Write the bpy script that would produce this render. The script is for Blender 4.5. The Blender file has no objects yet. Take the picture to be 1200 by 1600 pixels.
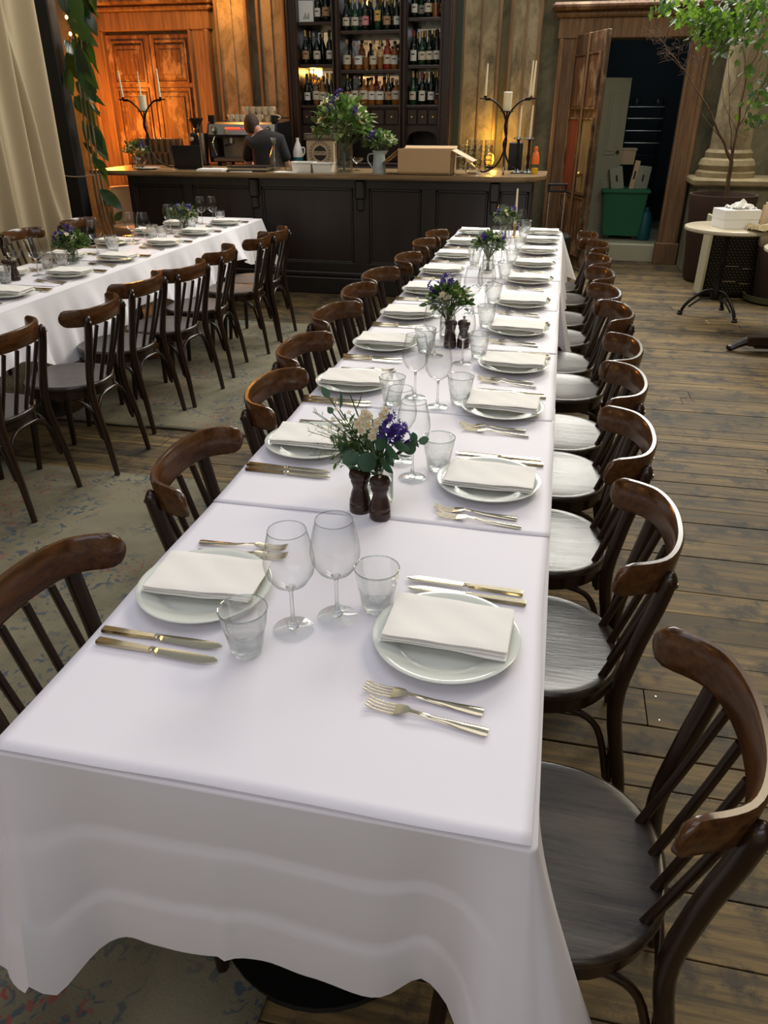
import bpy, bmesh, math, random
from mathutils import Vector, Matrix
R = random.Random(7)
C = bpy.context.scene.collection
pi = math.pi; sin = math.sin; cos = math.cos; rad = math.radians

# ------------------------------------------------------------------ camera
CAMZ = 1.62
F_PX = 1155.0
PITCH = math.atan(628/F_PX); YAW = rad(12.3)
cam = bpy.data.cameras.new('camera'); camo = bpy.data.objects.new('camera', cam); C.objects.link(camo)
cam.sensor_fit = 'VERTICAL'; cam.sensor_height = 36.0; cam.lens = 36.0*F_PX/1600
cam.clip_start = 0.02; cam.clip_end = 100
camo.location = (0, 0, CAMZ); camo.rotation_euler = (pi/2-PITCH, 0, YAW)
bpy.context.scene.camera = camo
_fw = Vector((-sin(YAW), cos(YAW), 0)); _r = Vector((cos(YAW), sin(YAW), 0))
_F = _fw*cos(PITCH)-Vector((0, 0, 1))*sin(PITCH); _U = _fw*sin(PITCH)+Vector((0, 0, 1))*cos(PITCH)
def _ray(u, v): return _F*F_PX+_r*(u-600)-_U*(v-800)
def on(u, v, z):
    d = _ray(u, v); return Vector((0, 0, CAMZ))+d*((z-CAMZ)/d.z)
def at(u, v, Y):
    d = _ray(u, v); return Vector((0, 0, CAMZ))+d*(Y/d.y)

# ------------------------------------------------------------------ world, lights, exposure
sc = bpy.context.scene
sc.view_settings.view_transform = 'Standard'; sc.view_settings.look = 'None'
sc.view_settings.gamma = 1; sc.view_settings.use_curve_mapping = False
sc.view_settings.exposure = 0.0
try: sc.cycles.transparent_max_bounces = 32
except Exception: pass
w = bpy.data.worlds.new('world'); sc.world = w; w.use_nodes = True
bg = w.node_tree.nodes['Background']; bg.inputs[0].default_value = (0.78, 0.87, 1.0, 1); bg.inputs[1].default_value = 0.45
def area(name, loc, target, sx, sy, power, col):
    l = bpy.data.lights.new(name, 'AREA'); l.shape = 'RECTANGLE'; l.size = sx; l.size_y = sy; l.energy = power; l.color = col
    o = bpy.data.objects.new(name, l); C.objects.link(o); o.location = loc
    o.rotation_euler = (Vector(target)-Vector(loc)).to_track_quat('-Z', 'Y').to_euler(); return o
def point(name, loc, power, col, r=.05):
    l = bpy.data.lights.new(name, 'POINT'); l.energy = power; l.color = col; l.shadow_soft_size = r
    o = bpy.data.objects.new(name, l); C.objects.link(o); o.location = loc; return o
area('high_window_light', (0.3, 9.4, 4.1), (0.2, 3.0, 0.6), 5.5, 2.2, 520, (1.0, 0.97, 0.88))
area('rear_fill_light', (-0.6, -2.3, 3.4), (-0.3, 2.0, 0.5), 4.5, 1.8, 55, (0.82, 0.86, 1.0))  # unseen fill added behind the camera to lift the front cloth drop
area('near_fill_light', (-0.5, 0.6, 4.6), (-0.4, 1.0, 0.7), 2.6, 2.6, 36, (0.88, 0.90, 1.0))  # soft overhead fill added to brighten the near cloth
area('roof_light', (2.5, 4.6, 5.0), (1.9, 4.4, 0), 1.6, 2.2, 120, (1.0, 0.85, 0.58))
point('orange_uplight', (-5.35, 8.95, 1.6), 110, (1.0, 0.30, 0.03), .12)
point('orange_uplight', (-4.0, 9.3, 2.9), 34, (1.0, 0.42, 0.08), .12)
point('amber_uplight', (-0.80, 9.52, 1.36), 8.0, (1.0, 0.55, 0.08), .03)
point('store_light', (0.95, 10.9, 2.45), 6, (0.8, 0.92, 1.0), .05)
point('back_sconce', (-5.3, -2.1, 2.5), 20, (1.0, 0.50, 0.13), .08)
area('curtain_light', (-2.9, 5.2, 3.9), (-4.4, 5.6, 1.2), 1.6, 1.0, 16, (1.0, 0.86, 0.62))  # warm area light above the left table, aimed at the curtain

# ------------------------------------------------------------------ materials
def nt(name):
    m = bpy.data.materials.new(name); m.use_nodes = True; n = m.node_tree; return m, n, n.nodes['Principled BSDF']
def simple(name, col, rough=.5, metal=0, emit=None, es=1, bump=0, bscale=40, spec=.5, trans=0, alpha=1, sheen=0):
    m, n, b = nt(name)
    b.inputs['Base Color'].default_value = (*col, 1); b.inputs['Roughness'].default_value = rough; b.inputs['Metallic'].default_value = metal
    b.inputs['Specular IOR Level'].default_value = spec
    if emit: b.inputs['Emission Color'].default_value = (*emit, 1); b.inputs['Emission Strength'].default_value = es
    if trans: b.inputs['Transmission Weight'].default_value = trans
    if bump:
        t = n.nodes.new('ShaderNodeTexNoise'); t.inputs['Scale'].default_value = bscale; t.inputs['Detail'].default_value = 4
        g = n.nodes.new('ShaderNodeNewGeometry'); n.links.new(g.outputs['Position'], t.inputs['Vector'])
        bp = n.nodes.new('ShaderNodeBump'); bp.inputs['Strength'].default_value = bump; bp.inputs['Distance'].default_value = .01
        n.links.new(t.outputs['Fac'], bp.inputs['Height']); n.links.new(bp.outputs['Normal'], b.inputs['Normal'])
    return m
def wood(name, c1, c2, rough=.4, scale=(3, 40, 40), obj=False, bump=.15, rnd=.0, detail=6, wear=None, wearscale=3, rlo=None, lo=.35, hi=.68):
    m, n, b = nt(name); N = n.nodes; L = n.links
    if obj: tc = N.new('ShaderNodeTexCoord'); src = tc.outputs['Object']
    else: g = N.new('ShaderNodeNewGeometry'); src = g.outputs['Position']
    mp = N.new('ShaderNodeMapping'); mp.inputs['Scale'].default_value = scale; L.new(src, mp.inputs['Vector'])
    oi = N.new('ShaderNodeObjectInfo')
    cx = N.new('ShaderNodeVectorMath'); cx.operation = 'SCALE'; L.new(oi.outputs['Random'], cx.inputs['Scale']); cx.inputs[0].default_value = (13, 57, 31)
    ad = N.new('ShaderNodeVectorMath'); ad.operation = 'ADD'; L.new(mp.outputs[0], ad.inputs[0]); L.new(cx.outputs[0], ad.inputs[1])
    t = N.new('ShaderNodeTexNoise'); t.inputs['Scale'].default_value = 1; t.inputs['Detail'].default_value = detail; t.inputs['Roughness'].default_value = .65; L.new(ad.outputs[0], t.inputs['Vector'])
    cr = N.new('ShaderNodeValToRGB'); cr.color_ramp.elements[0].position = lo; cr.color_ramp.elements[1].position = hi
    cr.color_ramp.elements[0].color = (*c1, 1); cr.color_ramp.elements[1].color = (*c2, 1); L.new(t.outputs['Fac'], cr.inputs['Fac'])
    col = cr.outputs['Color']
    if wear:
        t2 = N.new('ShaderNodeTexNoise'); t2.inputs['Scale'].default_value = wearscale; t2.inputs['Detail'].default_value = 8; t2.inputs['Roughness'].default_value = .7
        mp2 = N.new('ShaderNodeMapping'); mp2.inputs['Scale'].default_value = (1, 1, .45); L.new(src, mp2.inputs['Vector']); L.new(mp2.outputs[0], t2.inputs['Vector'])
        c2r = N.new('ShaderNodeValToRGB'); c2r.color_ramp.elements[0].position = .50; c2r.color_ramp.elements[1].position = .60; L.new(t2.outputs['Fac'], c2r.inputs['Fac'])
        mx = N.new('ShaderNodeMix'); mx.data_type = 'RGBA'; L.new(c2r.outputs['Color'], mx.inputs['Factor']); L.new(col, mx.inputs['A']); mx.inputs['B'].default_value = (*wear, 1)
        col = mx.outputs['Result']
    if rnd:
        hs = N.new('ShaderNodeHueSaturation'); mr = N.new('ShaderNodeMapRange'); mr.inputs['To Min'].default_value = 1-rnd; mr.inputs['To Max'].default_value = 1+rnd
        L.new(oi.outputs['Random'], mr.inputs['Value']); L.new(mr.outputs[0], hs.inputs['Value']); L.new(col, hs.inputs['Color']); col = hs.outputs['Color']
    L.new(col, b.inputs['Base Color']); b.inputs['Roughness'].default_value = rough
    if rlo is not None:
        mr2 = N.new('ShaderNodeMapRange'); mr2.inputs['To Min'].default_value = rlo; mr2.inputs['To Max'].default_value = rough
        L.new(t.outputs['Fac'], mr2.inputs['Value']); L.new(mr2.outputs[0], b.inputs['Roughness'])
    if bump:
        bp = N.new('ShaderNodeBump'); bp.inputs['Strength'].default_value = bump; bp.inputs['Distance'].default_value = .004
        L.new(t.outputs['Fac'], bp.inputs['Height']); L.new(bp.outputs['Normal'], b.inputs['Normal'])
    return m
def mottled(name, cols, scale=2.0, rough=.8, bump=.3, pos=None, aniso=(1, 1, 1)):
    m, n, b = nt(name); N = n.nodes; L = n.links
    g = N.new('ShaderNodeNewGeometry'); mp = N.new('ShaderNodeMapping'); mp.inputs['Scale'].default_value = aniso; L.new(g.outputs['Position'], mp.inputs['Vector'])
    t = N.new('ShaderNodeTexNoise'); t.inputs['Scale'].default_value = scale; t.inputs['Detail'].default_value = 10; t.inputs['Roughness'].default_value = .72; t.inputs['Distortion'].default_value = .6
    L.new(mp.outputs[0], t.inputs['Vector'])
    cr = N.new('ShaderNodeValToRGB'); k = len(cols)
    pos = pos or [.32+.38*i/(k-1) for i in range(k)]
    cr.color_ramp.elements[0].position = pos[0]; cr.color_ramp.elements[0].color = (*cols[0], 1)
    cr.color_ramp.elements[1].position = pos[-1]; cr.color_ramp.elements[1].color = (*cols[-1], 1)
    for i in range(1, k-1): e = cr.color_ramp.elements.new(pos[i]); e.color = (*cols[i], 1)
    L.new(t.outputs['Fac'], cr.inputs['Fac']); L.new(cr.outputs['Color'], b.inputs['Base Color']); b.inputs['Roughness'].default_value = rough
    if bump:
        bp = N.new('ShaderNodeBump'); bp.inputs['Strength'].default_value = bump; bp.inputs['Distance'].default_value = .006
        L.new(t.outputs['Fac'], bp.inputs['Height']); L.new(bp.outputs['Normal'], b.inputs['Normal'])
    return m
def thin_glass(name, tint=(.985, .99, .985), edge=(.42, .46, .45), rough=.0, ior=1.5, extra=.03):
    """thin clear pane: transparent face on, mirror-like towards grazing angles"""
    m = bpy.data.materials.new(name); m.use_nodes = True; n = m.node_tree; N = n.nodes; L = n.links; N.clear()
    out = N.new('ShaderNodeOutputMaterial'); mix = N.new('ShaderNodeMixShader'); tr = N.new('ShaderNodeBsdfTransparent'); gl = N.new('ShaderNodeBsdfGlossy')
    gl.inputs['Roughness'].default_value = rough
    lw = N.new('ShaderNodeLayerWeight'); lw.inputs['Blend'].default_value = .5
    p4 = N.new('ShaderNodeMath'); p4.operation = 'POWER'; p4.inputs[1].default_value = 3.2; L.new(lw.outputs['Facing'], p4.inputs[0])
    mx = N.new('ShaderNodeMix'); mx.data_type = 'RGBA'; mx.inputs['A'].default_value = (*tint, 1); mx.inputs['B'].default_value = (*edge, 1)
    L.new(p4.outputs[0], mx.inputs['Factor']); L.new(mx.outputs['Result'], tr.inputs['Color'])
    a = N.new('ShaderNodeMath'); a.operation = 'MULTIPLY_ADD'; a.inputs[1].default_value = .60*(ior-1)/.5; a.inputs[2].default_value = extra; a.use_clamp = True; L.new(p4.outputs[0], a.inputs[0])
    L.new(a.outputs[0], mix.inputs['Fac']); L.new(tr.outputs[0], mix.inputs[1]); L.new(gl.outputs[0], mix.inputs[2]); L.new(mix.outputs[0], out.inputs[0])
    return m
def solid_glass(name, k=.35, col=(.97, .98, .975), rough=0.0):
    """refracting glass mixed with some straight transmission"""
    m = bpy.data.materials.new(name); m.use_nodes = True; n = m.node_tree; N = n.nodes; L = n.links; N.clear()
    out = N.new('ShaderNodeOutputMaterial'); mix = N.new('ShaderNodeMixShader'); tr = N.new('ShaderNodeBsdfTransparent'); g = N.new('ShaderNodeBsdfGlass')
    g.inputs['IOR'].default_value = 1.48; g.inputs['Roughness'].default_value = rough; g.inputs['Color'].default_value = (*col, 1)
    mix.inputs['Fac'].default_value = 1-k; L.new(tr.outputs[0], mix.inputs[1]); L.new(g.outputs[0], mix.inputs[2]); L.new(mix.outputs[0], out.inputs[0]); return m
def leafmat(name, col, tr=.35, rough=.35, back=None):
    m, n, b = nt(name); N = n.nodes; L = n.links
    b.inputs['Base Color'].default_value = (*col, 1); b.inputs['Roughness'].default_value = rough
    t = N.new('ShaderNodeBsdfTranslucent'); t.inputs['Color'].default_value = (*(back or tuple(c*1.6 for c in col)), 1)
    mx = N.new('ShaderNodeMixShader'); mx.inputs['Fac'].default_value = tr
    L.new(b.outputs[0], mx.inputs[1]); L.new(t.outputs[0], mx.inputs[2]); L.new(mx.outputs[0], N['Material Output'].inputs[0])
    oi = N.new('ShaderNodeObjectInfo'); hs = N.new('ShaderNodeHueSaturation'); mr = N.new('ShaderNodeMapRange'); mr.inputs['To Min'].default_value = .7; mr.inputs['To Max'].default_value = 1.35
    L.new(oi.outputs['Random'], mr.inputs['Value']); L.new(mr.outputs[0], hs.inputs['Value']); hs.inputs['Color'].default_value = (*col, 1); L.new(hs.outputs[0], b.inputs['Base Color'])
    return m
M = {}
M['chair'] = wood('chair_wood', (.012, .0055, .003), (.028, .012, .006), .25, (6, 60, 6), True, .08)
M['chair_rail'] = wood('chair_rail_wood', (.040, .015, .005), (.105, .040, .011), .20, (8, 60, 60), True, .06)
M['seat'] = wood('chair_seat_wood', (.014, .0085, .005), (.040, .026, .016), .36, (50, 5, 8), True, .22, rlo=.22); M['seat'].node_tree.nodes['Principled BSDF'].inputs['Specular IOR Level'].default_value = .65
M['plank'] = wood('old_floor_wood', (.036, .024, .009), (.205, .134, .050), .78, (2.2, 34, 10), False, .5, rnd=.38, wear=(.035, .026, .016), wearscale=6, rlo=.60)
M['subfloor'] = simple('subfloor', (.008, .006, .004), .9)
M['cloth'] = simple('tablecloth_linen', (.76, .74, .79), .75, bump=.12, bscale=14)
M['cover'] = simple('table_cover_sheet', (.80, .78, .85), .65, bump=.10, bscale=7)
M['napkin'] = simple('napkin_cotton', (.86, .84, .80), .8, bump=.06, bscale=30)
M['china'] = simple('white_china', (.66, .69, .64), .12)
M['steel'] = simple('cutlery_steel', (.52, .45, .31), .17, 1)  # warm golden reflection tinted into the steel colour
M['steel2'] = simple('brushed_steel', (.5, .47, .42), .3, 1)
M['chrome'] = simple('chrome', (.8, .8, .8), .08, 1)
M['glass'] = thin_glass('clear_glass')
M['glass3'] = solid_glass('tumbler_solid_glass', .28)
M['frost'] = thin_glass('stacked_glass', (.80, .80, .74), (.34, .34, .30), .08, 1.7, .16)
M['glass2'] = thin_glass('tumbler_glass', (.97, .975, .97), (.5, .54, .53), .0, 1.5, .04)
M['bglass'] = thin_glass('bar_glass', (.93, .935, .92), (.42, .44, .40), .02, 1.5, .05)
M['mill'] = wood('dark_mill_wood', (.016, .006, .004), (.040, .014, .008), .28, (20, 20, 90), True, .05)
M['plaster'] = mottled('faded_green_plaster', [(.070, .074, .045), (.125, .118, .070), (.21, .185, .115), (.13, .125, .075)], 2.2, .85, .3, None, (1, 1, .7))
M['pilaster'] = mottled('peeling_cream_paint', [(.10, .085, .050), (.20, .155, .085), (.33, .26, .155), (.22, .17, .10)], 2.6, .8, .3, None, (1.5, 1.5, 1.0))
M['pil_edge'] = wood('bare_moulding_wood', (.12, .065, .028), (.25, .155, .075), .7, (30, 30, 2), False, .3)
M['door'] = wood('stripped_door_wood', (.060, .022, .009), (.20, .092, .036), .6, (26, 26, 2.2), False, .5, wear=(.30, .19, .10), wearscale=5)
M['door_r'] = wood('brown_stripped_door', (.035, .016, .008), (.125, .066, .030), .55, (26, 26, 2.2), False, .5, wear=(.22, .14, .075), wearscale=6)
M['door_pan'] = wood('stripped_door_panel', (.045, .017, .007), (.15, .066, .026), .6, (30, 30, 2), False, .5, wear=(.26, .17, .09), wearscale=6)
M['casing'] = wood('door_casing_wood', (.13, .066, .028), (.27, .150, .068), .65, (26, 26, 1.8), False, .4)
M['redpaint'] = wood('worn_red_paint', (.13, .022, .014), (.22, .045, .025), .55, (20, 20, 3), False, .3)
M['yelpaint'] = wood('worn_ochre_paint', (.13, .085, .035), (.24, .17, .08), .6, (20, 20, 3), False, .3)
M['greydoor'] = simple('grey_white_door_paint', (.27, .28, .22), .5, bump=.1)
M['barwood'] = wood('bar_dark_wood', (.0075, .0055, .0045), (.016, .011, .009), .38, (12, 12, 1.5), False, .1)
M['barpan'] = wood('bar_panel_wood', (.010, .006, .0045), (.021, .012, .009), .36, (12, 12, 1.2), False, .1)
M['bartop'] = wood('bar_top_wood', (.14, .085, .038), (.30, .20, .10), .28, (2, 26, 26), False, .1)
M['cabinet'] = wood('cabinet_mahogany', (.014, .0065, .004), (.036, .015, .009), .38, (20, 20, 2), False, .1)
M['mirror'] = simple('mirror', (.72, .72, .68), .03, 1)
M['curtain'] = simple('linen_curtain', (.37, .30, .195), .85, bump=.2, bscale=70)
M['blackpaint'] = simple('black_paint', (.006, .007, .008), .45)
M['iron'] = simple('black_iron', (.012, .011, .010), .36, .6)
M['blackplastic'] = simple('black_plastic', (.008, .008, .009), .3)
M['wax'] = simple('ivory_wax', (.80, .70, .48), .45, sheen=0)
M['cardboard'] = simple('cardboard', (.42, .27, .14), .8, bump=.08)
M['cardboard2'] = simple('cardboard_pale', (.52, .40, .26), .8)
M['paper'] = simple('white_paper', (.80, .80, .78), .7)
M['whiteplastic'] = simple('translucent_white_plastic', (.80, .80, .76), .35)
M['ceramic'] = simple('cream_ceramic', (.68, .56, .38), .3)
M['enamel'] = simple('pale_blue_enamel', (.36, .44, .45), .3)
M['tshirt'] = simple('black_cotton', (.008, .008, .010), .9)
M['skin'] = simple('skin', (.50, .25, .16), .5)
M['hair'] = simple('brown_hair', (.035, .016, .008), .8, bump=.6, bscale=90)
M['trousers'] = simple('dark_denim', (.012, .013, .02), .85)
M['orange'] = simple('orange_plastic', (.85, .18, .02), .35)
M['yellow'] = simple('yellow_juice', (.90, .55, .02), .3)
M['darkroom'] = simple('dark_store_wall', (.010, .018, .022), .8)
M['greenbin'] = simple('green_plastic', (.006, .13, .055), .45)
M['teal'] = simple('teal_plastic', (.01, .12, .14), .5)
M['stone'] = mottled('ochre_stone', [(.16, .125, .065), (.27, .21, .11), (.36, .29, .17)], 4, .75, .25)
M['marble'] = simple('cream_marble', (.62, .55, .42), .2)
M['terracotta'] = simple('dark_terracotta', (.045, .022, .014), .7, bump=.2)
M['saucer'] = simple('green_glazed_clay', (.085, .095, .045), .4)
M['bark'] = wood('bark', (.050, .026, .014), (.13, .07, .04), .85, (30, 30, 6), False, .6)
M['palebark'] = wood('pale_bark', (.12, .072, .036), (.26, .17, .09), .8, (40, 40, 5), False, .6)
M['rubberleaf'] = leafmat('rubber_plant_leaf', (.016, .040, .014), .16, .16, (.10, .20, .015))
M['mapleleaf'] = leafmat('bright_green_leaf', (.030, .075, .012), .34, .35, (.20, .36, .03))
M['eucalyptus'] = leafmat('eucalyptus_leaf', (.040, .095, .050), .2, .5)
M['foliage'] = leafmat('bouquet_foliage', (.035, .075, .018), .35, .4, (.09, .17, .03))
M['foliage_l'] = leafmat('light_bouquet_foliage', (.13, .21, .06), .4, .4)
M['stem'] = simple('green_stem', (.05, .09, .02), .5)
M['petal_w'] = leafmat('cream_petal', (.80, .74, .55), .3, .5, (.85, .8, .6))
M['petal_p'] = leafmat('violet_petal', (.055, .028, .22), .2, .5, (.10, .05, .35))
M['petal_b'] = leafmat('pale_blue_petal', (.24, .22, .50), .3, .5)
M['bud'] = simple('orange_centre', (.8, .35, .03), .5)
M['moss'] = simple('potting_soil', (.02, .014, .009), .95, bump=.5)
M['bulb'] = simple('warm_bulb', (1, .7, .3), .3, emit=(1.0, .50, .10), es=22)
M['bulb_soft'] = simple('amber_glass_lamp', (1, .5, .1), .3, emit=(1.0, .42, .03), es=3.2)
M['redled'] = simple('red_indicator', (1, .1, .05), .4, emit=(1, .09, .02), es=1.3)
M['brass'] = simple('brass', (.55, .36, .12), .25, 1)
M['foil'] = simple('gold_foil', (.5, .36, .14), .4, .8)
M['cork'] = simple('cork', (.42, .27, .14), .8)
M['ink'] = simple('black_ink', (.02, .018, .015), .7)
M['screen'] = simple('laptop_lid', (.006, .006, .008), .35)
M['white_trim'] = simple('cream_gloss_paint', (.42, .40, .28), .45)
M['roofwhite'] = simple('white_roof_paint', (.55, .52, .44), .7)
M['tube'] = simple('aluminium_tube', (.55, .55, .52), .25, 1)
M['bott_dark'] = simple('dark_wine_glass', (.006, .010, .006), .08)
M['bott_green'] = simple('green_wine_glass', (.010, .045, .018), .07)
M['bott_amber'] = simple('amber_spirit', (.26, .095, .018), .06, emit=None)
M['bott_clear'] = thin_glass('clear_bottle_glass', (.93, .92, .88), (.62, .60, .55), .04, 1.4, .05)
M['bott_red'] = simple('red_spirit', (.28, .03, .02), .1)
for k, c in dict(label_cream=(.60, .54, .42), label_white=(.68, .66, .60), label_gold=(.62, .38, .10), label_pink=(.60, .26, .24), label_black=(.02, .02, .02), label_tan=(.42, .26, .13), cap_black=(.012, .012, .012), cap_red=(.22, .03, .02)).items():
    M[k] = simple(k, c, .6)
# rug
def rugmat():
    m, n, b = nt('worn_patterned_rug'); N = n.nodes; L = n.links
    g = N.new('ShaderNodeNewGeometry')
    def noise(sc, d=6, ds=0):
        t = N.new('ShaderNodeTexNoise'); t.inputs['Scale'].default_value = sc; t.inputs['Detail'].default_value = d; t.inputs['Distortion'].default_value = ds; L.new(g.outputs['Position'], t.inputs['Vector']); return t
    def ramp(src, p0, p1):
        r = N.new('ShaderNodeValToRGB'); r.color_ramp.elements[0].position = p0; r.color_ramp.elements[1].position = p1; L.new(src, r.inputs['Fac']); return r.outputs['Color']
    def mixc(f, a, bb):
        x = N.new('ShaderNodeMix'); x.data_type = 'RGBA'; L.new(f, x.inputs['Factor'])
        (L.new(a, x.inputs['A']) if not isinstance(a, tuple) else setattr(x.inputs['A'], 'default_value', (*a, 1)))
        x.inputs['B'].default_value = (*bb, 1); return x.outputs['Result']
    def mul(a, c):
        x = N.new('ShaderNodeMath'); x.operation = 'MULTIPLY'; L.new(a, x.inputs[0]); L.new(c, x.inputs[1]); return x.outputs[0]
    base = mixc(ramp(noise(3).outputs['Fac'], .4, .62), (.205, .185, .120), (.135, .118, .074))
    blue = mul(ramp(noise(17, 3, 2.2).outputs['Fac'], .55, .60), ramp(noise(3.1, 2).outputs['Fac'], .42, .56))
    c = mixc(blue, base, (.055, .075, .090))
    red = mul(ramp(noise(23, 3, 2.5).outputs['Fac'], .58, .62), ramp(noise(2.3, 2).outputs['Fac'], .50, .62))
    c = mixc(red, c, (.22, .055, .045))
    L.new(c, b.inputs['Base Color']); b.inputs['Roughness'].default_value = .95
    bp = N.new('ShaderNodeBump'); bp.inputs['Strength'].default_value = .5; bp.inputs['Distance'].default_value = .003; L.new(noise(160, 2).outputs['Fac'], bp.inputs['Height']); L.new(bp.outputs['Normal'], b.inputs['Normal'])
    return m
M['rug'] = rugmat()

# ------------------------------------------------------------------ mesh helpers
class MB:
    def __init__(s): s.v = []; s.f = []
    def add(s, vs, fs):
        o = len(s.v); s.v += [tuple(p) for p in vs]; s.f += [tuple(i+o for i in f) for f in fs]; return s
    def box(s, x0, x1, y0, y1, z0, z1, rot=0, piv=None, c=0):
        """box, with chamfered edges when c > 0"""
        if c > 0:
            vs = []; X = (x0, x1); Y = (y0, y1); Z = (z0, z1)
            bmv = {}
            for i in (0, 1):
                for j in (0, 1):
                    for k in (0, 1):
                        sx, sy, sz = (1-2*i)*c, (1-2*j)*c, (1-2*k)*c
                        for ax, p in enumerate(((X[i], Y[j]+sy, Z[k]+sz), (X[i]+sx, Y[j], Z[k]+sz), (X[i]+sx, Y[j]+sy, Z[k]))):
                            bmv[(i, j, k, ax)] = len(vs); vs.append(p)
            fs = []
            g = lambda i, j, k, a: bmv[(i, j, k, a)]
            for i in (0, 1): fs.append([g(i, 0, 0, 0), g(i, 1, 0, 0), g(i, 1, 1, 0), g(i, 0, 1, 0)])
            for j in (0, 1): fs.append([g(0, j, 0, 1), g(1, j, 0, 1), g(1, j, 1, 1), g(0, j, 1, 1)])
            for k in (0, 1): fs.append([g(0, 0, k, 2), g(1, 0, k, 2), g(1, 1, k, 2), g(0, 1, k, 2)])
            for a in (0, 1):
                for b_ in (0, 1):
                    fs.append([g(a, b_, 0, 0), g(a, b_, 1, 0), g(a, b_, 1, 1), g(a, b_, 0, 1)])
                    fs.append([g(a, 0, b_, 0), g(a, 1, b_, 0), g(a, 1, b_, 2), g(a, 0, b_, 2)])
                    fs.append([g(0, a, b_, 1), g(1, a, b_, 1), g(1, a, b_, 2), g(0, a, b_, 2)])
            for i in (0, 1):
                for j in (0, 1):
                    for k in (0, 1): fs.append([g(i, j, k, 0), g(i, j, k, 1), g(i, j, k, 2)])
        else:
            vs = [(x, y, z) for x in (x0, x1) for y in (y0, y1) for z in (z0, z1)]
            fs = [(0, 1, 3, 2), (4, 6, 7, 5), (0, 4, 5, 1), (2, 3, 7, 6), (0, 2, 6, 4), (1, 5, 7, 3)]
        if rot:
            p = piv or ((x0+x1)/2, (y0+y1)/2); ca, sa = cos(rot), sin(rot)
            vs = [(p[0]+(x-p[0])*ca-(y-p[1])*sa, p[1]+(x-p[0])*sa+(y-p[1])*ca, z) for x, y, z in vs]
        return s.add(vs, fs)
    def lathe(s, prof, n=24, o=(0, 0, 0), sq=None):
        vs = []; fs = []
        for r, z in prof:
            for i in range(n):
                a = 2*pi*i/n; rr = r*(sq(a, z) if sq else 1)
                vs.append((o[0]+rr*cos(a), o[1]+rr*sin(a), o[2]+z))
        for j in range(len(prof)-1):
            for i in range(n):
                k = (i+1) % n; fs.append((j*n+i, j*n+k, (j+1)*n+k, (j+1)*n+i))
        if prof[0][0] > 1e-5: fs.append(tuple(range(n-1, -1, -1)))
        if prof[-1][0] > 1e-5: fs.append(tuple((len(prof)-1)*n+i for i in range(n)))
        return s.add(vs, fs)
    def shell(s, prof, n=24, o=(0, 0, 0), sq=None):     # lathe without caps
        vs = []; fs = []
        for r, z in prof:
            for i in range(n):
                a = 2*pi*i/n; rr = r*(sq(a, z) if sq else 1); vs.append((o[0]+rr*cos(a), o[1]+rr*sin(a), o[2]+z))
        for j in range(len(prof)-1):
            for i in range(n):
                k = (i+1) % n; fs.append((j*n+i, j*n+k, (j+1)*n+k, (j+1)*n+i))
        return s.add(vs, fs)
    def tube(s, pts, r, n=8, sx=1, cap=True):
        pts = [Vector(p) for p in pts]; m = len(pts); rr = r if isinstance(r, (list, tuple)) else [r]*m
        vs = []; fs = []; up = None
        for i, p in enumerate(pts):
            t = (pts[min(i+1, m-1)]-pts[max(i-1, 0)]).normalized()
            if up is None: up = Vector((0, 0, 1)) if abs(t.z) < .9 else Vector((1, 0, 0))
            a = t.cross(up).normalized(); b_ = a.cross(t).normalized(); up = b_
            for k in range(n):
                an = 2*pi*k/n; vs.append(p+a*cos(an)*rr[i]*sx+b_*sin(an)*rr[i])
        for j in range(m-1):
            for k in range(n):
                q = (k+1) % n; fs.append((j*n+k, j*n+q, (j+1)*n+q, (j+1)*n+k))
        if cap: fs.append(tuple(range(n-1, -1, -1))); fs.append(tuple((m-1)*n+k for k in range(n)))
        return s.add(vs, fs)
    def loft(s, rings, closed=True, cap=True):
        n = len(rings[0]); vs = [p for r_ in rings for p in r_]; fs = []
        for j in range(len(rings)-1):
            for k in range(n if closed else n-1):
                q = (k+1) % n; fs.append((j*n+k, j*n+q, (j+1)*n+q, (j+1)*n+k))
        if cap and closed: fs.append(tuple(range(n-1, -1, -1))); fs.append(tuple((len(rings)-1)*n+k for k in range(n)))
        return s.add(vs, fs)
    def grid(s, fn, nu, nv):
        vs = [fn(i/nu, j/nv) for j in range(nv+1) for i in range(nu+1)]
        fs = [(j*(nu+1)+i, j*(nu+1)+i+1, (j+1)*(nu+1)+i+1, (j+1)*(nu+1)+i) for j in range(nv) for i in range(nu)]
        return s.add(vs, fs)
    def prism(s, poly, z0, z1):
        n = len(poly); vs = [(x, y, z0) for x, y in poly]+[(x, y, z1) for x, y in poly]
        fs = [tuple(range(n-1, -1, -1)), tuple(range(n, 2*n))]+[(i, (i+1) % n, n+(i+1) % n, n+i) for i in range(n)]
        return s.add(vs, fs)
    def xf(s, mat, start=0):
        s.v = s.v[:start]+[tuple(mat @ Vector(p)) for p in s.v[start:]]; return s
    def build(s, name, mat, parent=None, smooth=None, thick=0, sub=0, loc=None, fix=True):
        me = bpy.data.meshes.new(name); me.from_pydata(s.v, [], s.f); 
        if fix:
            bm = bmesh.new(); bm.from_mesh(me); bmesh.ops.recalc_face_normals(bm, faces=bm.faces); bm.to_mesh(me); bm.free()
        me.update()
        if isinstance(mat, str): mat = M[mat]
        me.materials.append(mat)
        o = bpy.data.objects.new(name, me); C.objects.link(o)
        if smooth is not None:
            me.polygons.foreach_set('use_smooth', [True]*len(me.polygons))
            if smooth > 0: 
                try: me.set_sharp_from_angle(angle=rad(smooth))
                except Exception: pass
        if thick: md = o.modifiers.new('solid', 'SOLIDIFY'); md.thickness = thick; md.offset = 0
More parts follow.
